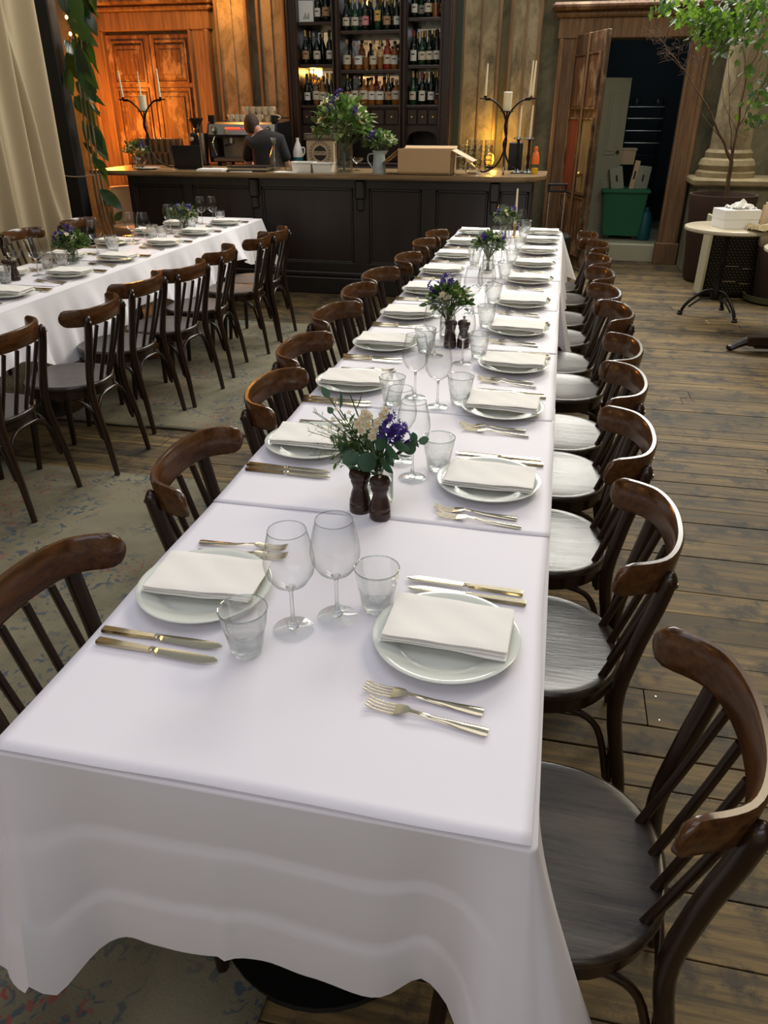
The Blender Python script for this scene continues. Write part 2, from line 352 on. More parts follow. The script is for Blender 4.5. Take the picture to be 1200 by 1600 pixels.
        if sub: md = o.modifiers.new('sub', 'SUBSURF'); md.levels = sub; md.render_levels = sub
        if parent: o.parent = parent
        if loc is not None: o.location = loc
        return o
def tag(o, label=None, cat=None, group=None, kind=None):
    if label: o['label'] = label
    if cat: o['category'] = cat
    if group: o['group'] = group
    if kind: o['kind'] = kind
    return o
def thing(name, label=None, cat=None, loc=(0, 0, 0), rz=0, group=None):
    o = bpy.data.objects.new(name, None); C.objects.link(o); o.location = loc; o.rotation_euler = (0, 0, rz); o.empty_display_size = .05
    return tag(o, label, cat, group)
def copy_tree(o, parent=None):
    c = o.copy(); C.objects.link(c)
    if parent: c.parent = parent
    for ch in list(o.children): copy_tree(ch, c)
    return c
class Proto:
    """first use moves the original, later uses copy it with its parts"""
    def __init__(s, root): s.root = root; s.used = False
    def put(s, loc, rz=0, label=None, group=None, scale=None, rot=None):
        src = s.root
        if s.used:
            o = copy_tree(src)
            for k in ('group',):
                if k in o: del o[k]
        else: o = src; s.used = True
        o.location = loc; o.rotation_euler = rot if rot else (0, 0, rz)
        if scale: o.scale = (scale,)*3 if not isinstance(scale, tuple) else scale
        if label: o['label'] = label
        if group: o['group'] = group
        return o
def structure(name, mb, mat, parent=None, **k):
    o = mb.build(name, mat, parent, **k); o['kind'] = 'structure'; return o
def sm(p, n=4):    # subdivide a polyline smoothly (Catmull-Rom)
    p = [Vector(q) for q in p]; out = []
    for i in range(len(p)-1):
        a, b_, c, d = p[max(i-1, 0)], p[i], p[i+1], p[min(i+2, len(p)-1)]
        for k in range(n):
            t = k/n; out.append(.5*((2*b_)+(c-a)*t+(2*a-5*b_+4*c-d)*t*t+(3*b_-a-3*c+d)*t**3))
    out.append(p[-1]); return out
ORD = ['first', 'second', 'third', 'fourth', 'fifth', 'sixth', 'seventh', 'eighth', 'ninth', 'tenth', 'eleventh', 'twelfth', 'thirteenth']

# ------------------------------------------------------------------ room shell
WY = 9.8; XL, XR, YB, ZC = -6.4, 3.6, -2.6, 5.2
structure('wall_far', MB().box(XL, -.02, WY, WY+.25, 0, ZC).box(-.02, 1.24, WY, WY+.25, 2.30, ZC).box(1.24, XR, WY, WY+.25, 0, ZC), 'plaster')
structure('wall_left', MB().box(XL-.2, XL, YB, WY, 0, ZC), 'plaster')
structure('wall_right', MB().box(XR, XR+.2, YB, WY, 0, ZC), 'plaster')
structure('wall_back', MB().box(XL, XR, YB-.2, YB, 0, ZC), 'roofwhite')
# open timber roof: ridge and rafters of the glazed roof (seen only in the bar mirror)
rf = structure('ceiling', MB().box(XL, XR, YB, YB+.2, ZC, ZC+.2).box(XL, XR, WY, WY+.25, ZC, ZC+.2), 'roofwhite')
for i in range(9):
    x = XL+.6+i*1.15
    MB().box(x-.05, x+.05, YB+.2, 1.2, ZC, ZC+.16).build('rafter', 'roofwhite', rf)
for i in range(10):
    y = YB+.25+i*.42
    MB().box(XL, XR, y, y+.40, ZC+.17, ZC+.19).build('ceiling_board', 'roofwhite', rf)
# floor: boards laid across the room
fl = structure('floor', MB().box(XL, XR, YB, WY, -.12, -.028), 'subfloor')
unit = MB().box(-.5, .5, -.5, .5, -1, 0, c=.004); unit_o = None
y = -1.2; row = 0
plank_mesh = None; nails = MB()
while y < WY-.01:
    wd = R.choice([.12, .135, .15, .165]); wd = min(wd, WY-y)
    x = -5.4+R.uniform(-.8, .6) if y < 7.2 else -1.2-R.uniform(0, .8)
    while x < XR:
        ln = R.uniform(1.6, 3.4); x1 = min(x+ln, XR)
        if x1-x < .3: break
        if plank_mesh is None:
            o = MB().box(-.5, .5, -.5, .5, -1, 0, c=.02).build('plank', 'plank', fl); plank_mesh = o.data
        else:
            o = bpy.data.objects.new('plank', plank_mesh); C.objects.link(o); o.parent = fl
        dz = R.uniform(-.002, .001)
        o.location = ((x+x1)/2, y+wd/2, dz); o.scale = (x1-x-.004, wd-R.choice([.003, .004, .007]), .025)
        if x > -.5:
            for ex in (x+.035, x1-.035):
                for ey in (y+.03, y+wd-.03): nails.lathe([(.0035, 0), (.0025, .0012), (0, .0014)], 6, (ex, ey, dz))
        x = x1
    y += wd; row += 1
nails.build('nail_heads', 'chrome', fl)['kind'] = 'stuff'
# rugs
def rug(x0, x1, y0, y1, label):
    def f(u, v):
        e = .008*sin(v*23)+.005*sin(v*51); return (x0+(x1-x0)*u+(e if u > .5 else 0), y0+(y1-y0)*v+.006*sin(u*31), .007+.0015*sin(u*40+v*23))
    b_ = MB().grid(f, 60, 60)
    return tag(b_.build('rug', 'rug', smooth=0, thick=.008), label, 'rug')
rug(-4.3, -.42, -1.6, 3.02, 'worn grey-green patterned rug nearest the camera')
rug(-4.3, -.85, 3.62, 6.05, 'worn grey-green patterned rug further off, towards the bar')

# ---- far wall joinery
def pil(x0, x1, label_n):
    t = structure('trim_%d' % label_n, MB().box(x0, x1, WY-.10, WY, .0, 3.6), 'pilaster')
    wd = x1-x0
    for xx in (x0-.005, x1-.035): MB().box(xx, xx+.04, WY-.125, WY-.09, 0.0, 3.6, c=.008).build('moulding', 'pil_edge', t)
    MB().box(x0+wd*.5-.012, x0+wd*.5+.012, WY-.112, WY-.095, 0.0, 3.6, c=.004).build('bead', 'pil_edge' if label_n in (3, 4) else 'pilaster', t)
pil(-4.14, -3.74, 1); pil(-3.62, -3.28, 2); pil(-1.22, -.80, 3); pil(-.70, -.36, 4)
# left door (closed pair, recessed panels) and casing
d1 = structure('door_1', MB().box(-5.62, -4.50, WY-.045, WY-.002, .02, 2.42), 'door')
for cx in (-5.34, -4.78):
    for z0, z1 in ((1.95, 2.32), (1.00, 1.82), (.14, .85)):
        MB().box(cx-.19, cx+.19, WY-.075, WY-.04, z0, z1, c=.012).box(cx-.14, cx+.14, WY-.088, WY-.07, z0+.05, z1-.05, c=.01).build('panel', 'door_pan', d1)
    for z0, z1 in ((1.93, 2.34), (.98, 1.84)):
        MB().box(cx-.215, cx-.195, WY-.07, WY-.04, z0, z1).box(cx+.195, cx+.215, WY-.07, WY-.04, z0, z1).box(cx-.215, cx+.215, WY-.07, WY-.04, z1, z1+.02).box(cx-.215, cx+.215, WY-.07, WY-.04, z0-.02, z0).build('panel_moulding', 'door', d1)
MB().box(-5.075, -5.045, WY-.065, WY-.04, .02, 2.42, c=.006).build('meeting_bead', 'door', d1)
def casing(n, x0, x1, x2, x3, zt, ztop):
    t = structure('trim_%d' % n, MB().box(x0, x1, WY-.09, WY, 0, zt).box(x2, x3, WY-.09, WY, 0, zt), 'casing')
    MB().box(x0, x0+.05, WY-.13, WY-.08, 0, zt, c=.012).build('casing_moulding', 'casing', t)
    MB().box(x3-.05, x3, WY-.13, WY-.08, 0, zt, c=.012).build('casing_moulding', 'casing', t)
    MB().box(x1-.03, x1, WY-.12, WY-.08, 0, zt, c=.008).build('inner_moulding', 'casing', t)
    MB().box(x2, x2+.03, WY-.12, WY-.08, 0, zt, c=.008).build('inner_moulding', 'casing', t)
    MB().box(x0-.02, x3+.02, WY-.11, WY, zt, ztop-.13, c=.006).build('head_board', 'casing', t)
    MB().box(x0-.06, x3+.06, WY-.16, WY, ztop-.13, ztop-.07, c=.02).build('head_moulding', 'casing', t)
    MB().box(x0-.10, x3+.10, WY-.24, WY, ztop-.07, ztop, c=.025).build('cornice', 'door', t)
    MB().box(x0-.02, x1+.02, WY-.14, WY, 0, .24, c=.006).build('plinth_block', 'casing', t)
    MB().box(x2-.02, x3+.02, WY-.14, WY, 0, .24, c=.006).build('plinth_block', 'casing', t)
casing(5, -5.86, -5.62, -4.50, -4.24, 2.46, 2.78)
casing(6, -.16, .04, 1.20, 1.42, 2.30, 2.62)
structure('baseboard_far', MB().box(-.80, -.18, WY-.03, WY, 0, .22).box(1.42, XR, WY-.03, WY, 0, .22), 'pilaster')
# ceiling line over the right door
structure('trim_7', MB().box(-.36, XR, WY-.16, WY, 2.74, 2.84, c=.02), 'pil_edge')

# ---- storeroom behind the right doorway
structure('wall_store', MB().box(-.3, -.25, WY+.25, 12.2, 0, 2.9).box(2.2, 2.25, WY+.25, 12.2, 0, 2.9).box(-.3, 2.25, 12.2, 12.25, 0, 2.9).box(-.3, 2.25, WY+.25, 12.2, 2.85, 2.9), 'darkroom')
structure('floor_store', MB().box(-.25, 2.2, WY+.08, 12.2, .0, .19), 'white_trim')
structure('trim_8', MB().box(.0, 1.22, WY-.02, WY+.08, 0, .20, c=.008), 'white_trim')
# brown door leaf, opened towards the room
d2 = thing('open_door', 'brown stripped panelled door standing open in the right doorway, one red panel', 'door', (.06, WY-.05, .03), math.atan2(-.76, .30))
L2 = .80
MB().box(0, L2, -.045, 0, 0, 2.30, c=.004).build('door_leaf', 'door_r', d2)
for (a, b_) in ((.08, .36), (.46, .72)):
    for (z0, z1, mt) in ((1.62, 2.10, 'door_pan'), (.93, 1.50, None), (.14, .72, 'door_pan')):
        m_ = mt or ('redpaint' if a < .3 else 'yelpaint')
        if mt is None: z0 = .78
        o = MB().box(a, b_, -.060, -.04, z0, z1, c=.006).build('panel', m_, d2)
        if mt is None: o['label'] = 'worn red panel' if a < .3 else 'worn ochre panel'
        MB().box(a-.02, a, -.070, -.04, z0-.02, z1+.02).box(b_, b_+.02, -.070, -.04, z0-.02, z1+.02).box(a, b_, -.070, -.04, z1, z1+.02).box(a, b_, -.070, -.04, z0-.02, z0).build('panel_moulding', 'door_r', d2)
MB().box(.38, .42, -.065, -.04, 0, 2.30, c=.006).build('centre_bead', 'casing', d2)
MB().lathe([(.010, 0), (.010, .03), (.028, .04), (.030, .055), (.02, .07), (0, .072)], 14).xf(Matrix.Translation((.60, -.045, .97)) @ Matrix.Rotation(pi/2, 4, 'X')).build('door_knob', 'brass', d2, smooth=40)
# pale inner door
d3 = thing('inner_door', 'grey white panelled door standing ajar behind the brown door', 'door', (.10, WY+.30, .19), rad(28))
MB().box(0, .66, -.04, 0, 0, 1.76, c=.004).build('door_leaf', 'greydoor', d3)
for z0, z1 in ((.95, 1.6), (.12, .7)):
    MB().box(.40, .56, -.052, -.035, z0, z1, c=.008).box(.43, .53, -.06, -.05, z0+.04, z1-.04, c=.006).build('panel', 'greydoor', d3)
MB().lathe([(.010, 0), (.010, .03), (.028, .04), (.030, .055), (0, .072)], 14).xf(Matrix.Translation((.52, -.04, .78)) @ Matrix.Rotation(pi/2, 4, 'X')).build('door_knob', 'brass', d3, smooth=40)
MB().lathe([(.024, 0), (.022, .012), (0, .014)], 14).xf(Matrix.Translation((.59, -.04, .98)) @ Matrix.Rotation(pi/2, 4, 'X')).build('lock_plate', 'brass', d3, smooth=40)
# bottle rack of the store
t = thing('wire_rack', 'steel wire rack with bright shelf edges inside the dark storeroom', 'rack', (.98, 11.3, .19))
for z in (.92, 1.06, 1.20, 1.34, 1.47):
    MB().box(-.22, .22, -.16, .16, z-.008, z, c=.002).build('shelf', 'tube' if z > 1 else 'iron', t)
for sx in (-.22, .22):
    for sy in (-.15, .15): MB().tube([(sx, sy, 0), (sx, sy, 1.55)], .008).build('post', 'iron', t)
for i, dx in enumerate((-.12, .14)):
    mb = MB().shell([(.01, 0), (.045, .012), (.06, .05), (.05, .09)], 16)
    tag(mb.build('glass_jug', 'bglass', smooth=40, loc=(.98+dx, 11.3, 1.66)), ['small glass bowl on the left of the top storeroom shelf', 'small glass bowl on the right of the top storeroom shelf'][i], 'bowl')
t = thing('green_bin', 'green plastic wheeled bin full of boxes in the storeroom doorway', 'bin', (.80, 10.35, .19))
def taper(mb, x0, x1, y0, y1, z0, z1, k): 
    return mb.loft([[(x0*k, y0*k, z0), (x1*k, y0*k, z0), (x1*k, y1*k, z0), (x0*k, y1*k, z0)], [(x0, y0, z1), (x1, y0, z1), (x1, y1, z1), (x0, y1, z1)]])
taper(MB(), -.26, .26, -.2, .2, .05, .55, .82).build('body', 'greenbin', t)
MB().box(-.29, .29, -.23, .23, .54, .585, c=.012).build('rim', 'greenbin', t)
for sx in (-.17, .17): MB().lathe([(.03, -.01), (.03, .01)], 12).xf(Matrix.Translation((sx, -.12, .03)) @ Matrix.Rotation(pi/2, 4, 'X')).build('wheel', 'blackplastic', t)
for (dx, dz, ry, w_, h_, lab) in ((-.10, .0, -.22, .15, .25, 'white folded carton leaning left in the green bin'), (.06, .02, .12, .06, .32, 'thin grey carton standing between two others in the green bin'), (.17, 0, .10, .15, .26, 'white carton with a slot leaning right in the green bin')):
    b_ = thing('carton', lab, 'box', (.80+dx, 10.30+dx*.2, .19+.575)); b_.rotation_euler = (0, ry, 0)
    MB().box(-w_/2, w_/2, -.04, .04, 0, h_, c=.003).build('body', 'cardboard2' if w_ < .1 else 'greydoor', b_)
    MB().box(-.012, .012, -.043, -.03, h_*.35, h_*.65, c=.004).build('hand_slot', 'ink', b_)
tag(taper(MB(), -.17, .17, -.11, .11, 0, .17, .92).box(-.18, .18, -.12, .12, .165, .18).build('crate', 'cardboard2', loc=(.72, 10.75, 1.02)), 'pale open carton on the rack shelf above the green bin', 'box')
tag(MB().lathe([(.07, 0), (.085, .02), (.08, .26), (.05, .33), (.03, .34), (.03, .38)], 16).build('canister', 'teal', smooth=40, loc=(1.08, 10.25, .19)), 'teal plastic canister on the floor right of the green bin', 'canister')

# ---- stone pilaster and its pedestal at right
cb = thing('stone_column', 'ochre stone half column on a moulded base behind the potted tree', 'column', (1.75, WY-.34, 0))
MB().lathe([(.30, .98), (.30, 1.03), (.27, 1.05), (.29, 1.10), (.27, 1.15), (.235, 1.17), (.24, 1.22), (.215, 1.25)], 32).build('column_base', 'stone', cb, smooth=30)
MB().lathe([(.205, 1.25), (.20, 1.6), (.19, 2.6), (.18, 3.6)], 32, sq=lambda a, z: 1-.025*(cos(a*16) > 0)).build('column_shaft', 'pilaster', cb, smooth=20)
MB().box(-.30, 1.2, -.30, .33, 0, .90, c=.004).build('pedestal', 'plaster', cb)
MB().box(-.36, 1.25, -.36, .33, .90, .98, c=.02).build('pedestal_moulding', 'stone', cb)

# ------------------------------------------------------------------ bar counter
BX0, BX1, BY0, BY1 = -4.20, -.24, 7.30, 7.95
bar = thing('bar_counter', 'long dark panelled wooden bar counter across the room end', 'bar counter', ((BX0+BX1)/2, 7.6, 0))
ox, oy = -(BX0+BX1)/2, -7.6
def B(x0, x1, y0, y1, z0, z1, c=0): return MB().box(x0+ox, x1+ox, y0+oy, y1+oy, z0, z1, c=c)
B(BX0, BX1, BY0+.05, BY1, .0, 1.055).build('carcass', 'barwood', bar)
B(BX0-.03, BX1+.03, BY0-.03, BY0+.05, 0, .16, .01).build('plinth', 'barwood', bar)
B(BX0-.02, BX1+.02, BY0-.01, BY0+.05, .16, .21, .012).build('plinth_moulding', 'barwood', bar)
B(BX0, BX1, BY0, BY0+.05, .97, 1.055, .006).build('top_rail', 'barwood', bar)
B(BX0, BX1, BY0, BY0+.05, .21, .30, .006).build('bottom_rail', 'barwood', bar)
def bx_of(u): return at(u, 350, 7.3).x
pans = [(bx_of(218), bx_of(292)), (bx_of(306), bx_of(398)), (bx_of(412), bx_of(552)), (bx_of(577), bx_of(657)), (bx_of(680), bx_of(760)), (bx_of(778), bx_of(822))]
px = BX0
for (a, b_) in pans+[(BX1, None)]:
    if a-px > .02: B(px, a, BY0, BY0+.05, .29, .98, .006).build('stile', 'barwood', bar)
    if b_ is None: break
    B(a, b_, BY0+.02, BY0+.055, .29, .98).build('panel', 'barpan', bar)
    m_ = MB()
    for q in ((a, a+.022, .29, .98), (b_-.022, b_, .29, .98), (a, b_, .29, .315), (a, b_, .95, .98)):
        m_.box(q[0]+ox, q[1]+ox, BY0+.005+oy, BY0+.04+oy, q[2], q[3], c=.006)
    m_.build('panel_moulding', 'barwood', bar); px = b_
for xx in (bx_of(564), bx_of(402), bx_of(770)):
    B(xx-.045, xx+.045, BY0-.05, BY0+.02, .88, 1.05, .015).box(xx-.035+ox, xx+.035+ox, BY0-.03+oy, BY0+.02+oy, .78, .90, c=.012).build('corbel', 'barwood', bar)
# worktop with rounded right end
poly = [(-4.52, 7.20), (-.42, 7.20)]
for i in range(9):
    a = -pi/2+pi/2*i/8; poly.append((-.42+.28*cos(a), 7.48+.28*sin(a)))
poly += [(-.14, 8.02), (-4.52, 8.02)]
wt = MB().prism(poly, 1.058, 1.072); 
wt2 = MB().prism([(x*1.0+(.012 if x > -1 else -.012 if x < -4 else 0), y-.014 if y < 7.6 else y) for x, y in poly], 1.072, 1.102)
wt.v += []; 
o = wt2.build('bar_worktop', 'bartop'); tag(o, 'long pale varnished wooden worktop with rounded right end on the dark bar', 'worktop')
wt.build('edge_moulding', 'bartop', o)
MB().prism([(-4.24, 7.60), (-4.24, 8.0), (-4.5, 8.0)], .7, 1.056).build('end_bracket', 'barwood', o)
BT = 1.1022
def onbar(u, v): p = on(u, v, BT); return p
# back counter and coffee counter
bc = thing('back_counter', 'dark wooden counter behind the bar carrying coffee machine and glasses', 'counter', (-2.75, 8.95, 0))
MB().box(-1.55, 2.1, -.30, .30, 0, 1.02).build('carcass', 'barwood', bc)
MB().box(-1.58, 2.13, -.33, .33, 1.02, 1.05, c=.006).build('countertop', 'barwood', bc)
for i in range(5): MB().box(-1.50+i*.72, -.86+i*.72, -.315, -.29, .12, .95, c=.006).build('cupboard_door', 'barpan', bc)
CT = 1.052

# ------------------------------------------------------------------ back bar cabinet with bottles
CF = 9.34; CB = WY-.02
cx0, cx1 = -3.13, -1.28
cab = thing('bottle_cabinet', 'tall dark mahogany back bar cabinet with mirrored bottle shelves', 'cabinet', ((cx0+cx1)/2, CF, 0))
kx, ky = -(cx0+cx1)/2, -CF
def K(x0, x1, y0, y1, z0, z1, c=0): return MB().box(x0+kx, x1+kx, y0+ky, y1+ky, z0, z1, c=c)
ups = [(cx0, cx0+.12), (-2.62, -2.53), (-1.86, -1.77), (cx1-.13, cx1)]
for i, (a, b_) in enumerate(ups):
    K(a, b_, CF-(.06 if i in (0, 3) else .02), CB, 1.05, 3.3).build('upright', 'cabinet', cab)
    K(a+.012, a+.03, CF-.085, CF-.0, 1.05, 3.3, .004).box(b_-.03+kx, b_-.012+kx, CF-.085+ky, CF+ky, 1.05, 3.3, c=.004).build('upright_bead', 'cabinet', cab)
K(cx0, cx1, CB-.01, CB, 1.05, 3.3).build('back_board', 'cabinet', cab)
bays = [(cx0+.12, -2.62), (-2.53, -1.86), (-1.77, cx1-.13)]
shelf_z = [[2.475, 2.075], [2.385, 2.015], [2.49, 2.055]]
for bi, (a, b_) in enumerate(bays):
    for z in shelf_z[bi]+[2.95]:
        K(a, b_, CF-.01, CB-.01, z-.035, z, .004).build('shelf', 'cabinet', cab)
    K(a-.01, b_+.01, CF-.03, CB-.01, 1.64, 1.67, .004).build('shelf', 'cabinet', cab)
    K(a+.03, b_-.03, CB-.022, CB-.012, 1.69, 3.2).build('mirror', 'mirror', cab)
    K(a, b_, CF+.02, CB, 1.46, 1.64).build('drawer_case', 'cabinet', cab)
    nd = 4 if bi == 1 else 3
    for k in range(nd):
        d0 = a+(b_-a)*k/nd; d1_ = a+(b_-a)*(k+1)/nd
        dr = K(d0+.006, d1_-.006, CF-.01, CF+.03, 1.475, 1.625, .006).build('drawer', 'cabinet', cab)
        MB().lathe([(.006, 0), (.006, .012), (.012, .018), (.010, .028), (0, .030)], 10).xf(Matrix.Translation(((d0+d1_)/2+kx, CF-.01+ky, 1.55)) @ Matrix.Rotation(pi/2, 4, 'X')).build('knob', 'brass', dr, smooth=40)
    # arched opening under the drawers
    m_ = MB(); n = 14; pts = []
    for i in range(n+1):
        t_ = i/n; x = a+(b_-a)*t_; zz = 1.30+.11*(1-abs(2*t_-1)**2.6)**.5 if 0 < t_ < 1 else 1.30
        pts.append((x, zz))
    vs = [(x+kx, CF+ky, z) for x, z in pts]+[(x+kx, CF+ky, 1.46) for x, z in pts]+[(x+kx, CF+.03+ky, z) for x, z in pts]+[(x+kx, CF+.03+ky, 1.46) for x, z in pts]
    fs = []
    for i in range(n): fs += [(i, i+1, n+2+i, n+1+i), (2*(n+1)+i, 2*(n+1)+i+1, 3*(n+1)+1+i, 3*(n+1)+i), (i, i+1, 2*(n+1)+i+1, 2*(n+1)+i)]
    m_.add(vs, fs).build('arch_apron', 'cabinet', cab)
K(cx0-.03, cx1+.03, CF-.08, CB, 1.05, 1.08, .006).build('base_shelf', 'cabinet', cab)
structure('trim_9', MB().box(cx1, cx1+.07, WY-.2, WY, 0, 3.6), simple('dark_green_paint', (.028, .042, .026), .6))

# bottles ------------------------------------------------------------
def mkbottle(kind, glass, label=None, cap='cap_black', lz=(.05, .13), n=14):
    r_ = thing('bottle')
    if kind == 'wine': prof = [(.034, 0), (.038, .004), (.038, .18), (.034, .20), (.015, .235), (.0135, .285), (.0155, .287), (.0155, .30), (0, .30)]; R0 = .038; H = .30; cz = .262
    elif kind == 'burg': prof = [(.038, 0), (.042, .005), (.042, .14), (.036, .175), (.018, .225), (.0135, .25), (.0135, .29), (.016, .292), (.016, .305), (0, .305)]; R0 = .042; H = .305; cz = .262
    elif kind == 'spirit': prof = [(.036, 0), (.040, .004), (.040, .155), (.034, .18), (.015, .20), (.0135, .235), (.017, .237), (.017, .245), (0, .245)]; R0 = .040; H = .245; cz = .235
    else: prof = [(.044, 0), (.048, .004), (.050, .12), (.042, .15), (.018, .17), (.014, .20), (.018, .202), (.018, .21), (0, .21)]; R0 = .050; H = .21; cz = .20
    MB().lathe(prof, n).build('body', glass, r_, smooth=50)
    if glass == 'bott_clear':
        MB().lathe([(.0, .006), (R0-.006, .006), (R0-.006, lz[1]-.01), (0, lz[1]-.01)], n).build('liquid', 'bott_amber', r_, smooth=50)
    MB().lathe([(.0175, cz), (.0178, H-.004), (.017, H+.018), (0, H+.02)], 10).build('cap', cap, r_, smooth=40)
    if label:
        z0, z1 = lz; rr = R0+.0012; vs = []; fs = []; m_ = 9
        for j, z in enumerate((z0, z1)):
            for i in range(m_):
                a = -pi/2+rad(-72+144*i/(m_-1)); vs.append((rr*cos(a), rr*sin(a), z))
        for i in range(m_-1): fs.append((i, i+1, m_+i+1, m_+i))
        MB().add(vs, fs).build('label', label, r_, smooth=0)
        MB().add([(x*1.01, y*1.01, z0+(z-z0)*.35+(z1-z0)*.45) for x, y, z in [(v_[0], v_[1], v_[2]) for v_ in vs]][0:0] or [(vs[k][0]*1.012, vs[k][1]*1.012, z0+(z1-z0)*f_) for f_ in (.55, .68) for k in range(3, 6+1)], [(i, i+1, 5+i, 4+i) for i in range(3)]).build('label_band', 'ink' if label != 'label_black' else 'label_cream', r_, smooth=0)
    return Proto(r_)
BK = {
 'dw': mkbottle('wine', 'bott_dark', 'label_white'), 'dc': mkbottle('burg', 'bott_dark', 'label_cream'), 'dn': mkbottle('burg', 'bott_dark', None, 'foil'),
 'gn': mkbottle('burg', 'bott_green', 'label_cream', 'foil'), 'gg': mkbottle('wine', 'bott_green', 'label_gold', 'cap_black', (.09, .19)),
 'dp': mkbottle('wine', 'bott_dark', 'label_pink', 'cap_red'), 'dr': mkbottle('wine', 'bott_dark', 'label_white', 'cap_red', (.04, .14)), 'dt': mkbottle('burg', 'bott_dark', 'label_tan', 'foil'),
 'sa': mkbottle('spirit', 'bott_clear', 'label_cream', 'cork'), 'sb': mkbottle('spirit', 'bott_amber', 'label_white', 'cap_black'), 'sc': mkbottle('squat', 'bott_clear', 'label_black', 'cap_black'),
 'sd': mkbottle('spirit', 'bott_clear', None, 'foil'), 'se': mkbottle('squat', 'bott_amber', 'label_cream', 'cork'), 'sr': mkbottle('spirit', 'bott_red', 'label_cream', 'cap_red'), 'sf': mkbottle('squat', 'bott_clear', 'label_white', 'cork')}
KD = {'dw': 'dark wine bottle with white label', 'dc': 'dark wine bottle with cream label', 'dn': 'dark wine bottle without label', 'gn': 'green wine bottle with cream label', 'gg': 'green wine bottle with large gold label',
 'dp': 'dark wine bottle with pink label', 'dr': 'dark red-capped wine bottle with white label', 'dt': 'dark wine bottle with tan label', 'sa': 'clear spirit bottle with cream label', 'sb': 'amber spirit bottle with white label',
 'sc': 'squat clear spirit bottle with black label', 'sd': 'clear unlabelled spirit bottle', 'se': 'squat amber spirit bottle with cream label', 'sr': 'red spirit bottle with cream label', 'sf': 'squat clear spirit bottle with white label'}
baynm = ['left bay', 'middle bay', 'right bay']; shn = ['top shelf', 'middle shelf', 'bottom shelf']
rows = [  # bay, shelf, z, v, front list (u, kind), back list
 (0, 0, 2.476, 30, [(497, 'dw'), (510, 'dt'), (519, 'dn')], [(486, 'dn'), (504, 'gn')]),
 (0, 1, 2.076, 97, [(478, 'dt'), (496, 'dc'), (516, 'dw')], [(486, 'dn'), (505, 'dn'), (510, 'dt')]),
 (0, 2, 1.671, 160, [(478, 'dw'), (495, 'sa'), (503, 'se'), (520, 'dn')], [(487, 'dn'), (512, 'dn')]),
 (1, 0, 2.386, 43, [(541, 'dc'), (555, 'gn'), (571, 'dp'), (590, 'gg'), (605, 'dt'), (620, 'dw')], [(548, 'gn'), (563, 'gn'), (580, 'dn'), (598, 'dn'), (613, 'dn')]),
 (1, 1, 2.016, 105, [(542, 'sa'), (561, 'sf'), (570, 'sd'), (579, 'sa'), (589, 'sd'), (598, 'sr'), (608, 'sb'), (619, 'sc')], [(552, 'sd'), (566, 'sb'), (584, 'sd'), (594, 'sd'), (603, 'sb'), (614, 'sb')]),
 (1, 2, 1.671, 162, [(540, 'dt'), (555, 'sa'), (569, 'se'), (581, 'sb'), (593, 'sf'), (607, 'dt'), (620, 'se')], [(548, 'sd'), (562, 'sd'), (575, 'sb'), (588, 'sr'), (601, 'sb'), (613, 'sd')]),
 (2, 0, 2.491, 25, [(648, 'dw'), (669, 'dc'), (679, 'sd'), (691, 'dt')], [(658, 'gn'), (674, 'dn'), (685, 'gn')]),
 (2, 1, 2.056, 96, [(646, 'dr'), (659, 'gn'), (669, 'dc'), (687, 'dw')], [(652, 'dn'), (664, 'dn'), (678, 'gn'), (692, 'dn')]),
 (2, 2, 1.671, 162, [(644, 'gn'), (659, 'dr'), (673, 'dw'), (683, 'sc'), (690, 'dt')], [(651, 'dn'), (666, 'dn'), (679, 'dn')])]
for bay, sh, z, v, fr, bk in rows:
    a, b_ = bays[bay]
    for depth, lst in ((0, fr), (1, bk)):
        last = -99
        for i, (u, k) in enumerate(sorted(lst)):
            Y = CF+.08 if depth == 0 else CF+.20
            x = min(max(at(u, v, Y).x, a+.05), b_-.05)
            if x-last < .082: x = last+.082
            if x > b_-.045: Y += .05; x = b_-.045
            last = x
            lb = '%s, %s from left, %s row, %s, %s' % (KD[k], ORD[i], 'front' if depth == 0 else 'back', shn[sh], baynm[bay])
            BK[k].put((x, Y, z), R.uniform(-.3, .3), lb, 'bottles in the back bar cabinet', scale=R.uniform(.97, 1.05) if k[0] == 'd' or k[0] == 'g' else R.uniform(1.0, 1.12))
p = at(480, 30, CF+.10)
t = thing('framed_card', 'small white card standing on top shelf of left bay beside bottles', 'card', (p.x, CF+.06, 2.476), .1)
MB().box(-.085, .085, -.006, .006, 0, .20, c=.002).build('card', 'paper', t)
mb = MB()
for i in range(6): mb.box(-.03+.012*i, -.024+.012*i, -.0072, -.006, .03, .05+.02*(i % 3))
mb.build('sketch', 'ink', t)
# twin bulb lamp added in place of a sconce's reflection in the mirror
p = at(490, 118, CF+.30)
t = thing('sconce_reflection', 'brass two-bulb lamp standing in for a sconce reflection in the left bay mirror', 'lamp', (p.x, CB-.10, 1.671))
MB().lathe([(.05, 0), (.05, .01), (.012, .03), (.009, .25), (0, .26)], 16).build('base', 'brass', t, smooth=40)
MB().tube(sm([(-.035, 0, .32), (-.035, 0, .27), (0, 0, .22), (.035, 0, .27), (.035, 0, .32)]), .005).build('arms', 'brass', t, smooth=60)
for sx in (-.035, .035): MB().lathe([(.0, 0), (.014, .01), (.016, .03), (.006, .06), (0, .068)], 12, (sx, 0, .32)).build('bulb', 'bulb', t, smooth=60)
l_ = bpy.data.lights.new('sconce_reflection_light', 'POINT'); l_.energy = 2.2; l_.color = (1, .5, .1); l_.shadow_soft_size = .03  # added glow around the stand-in lamp
lo_ = bpy.data.objects.new('sconce_reflection_light', l_); C.objects.link(lo_); lo_.location = (p.x, CB-.16, 2.0)

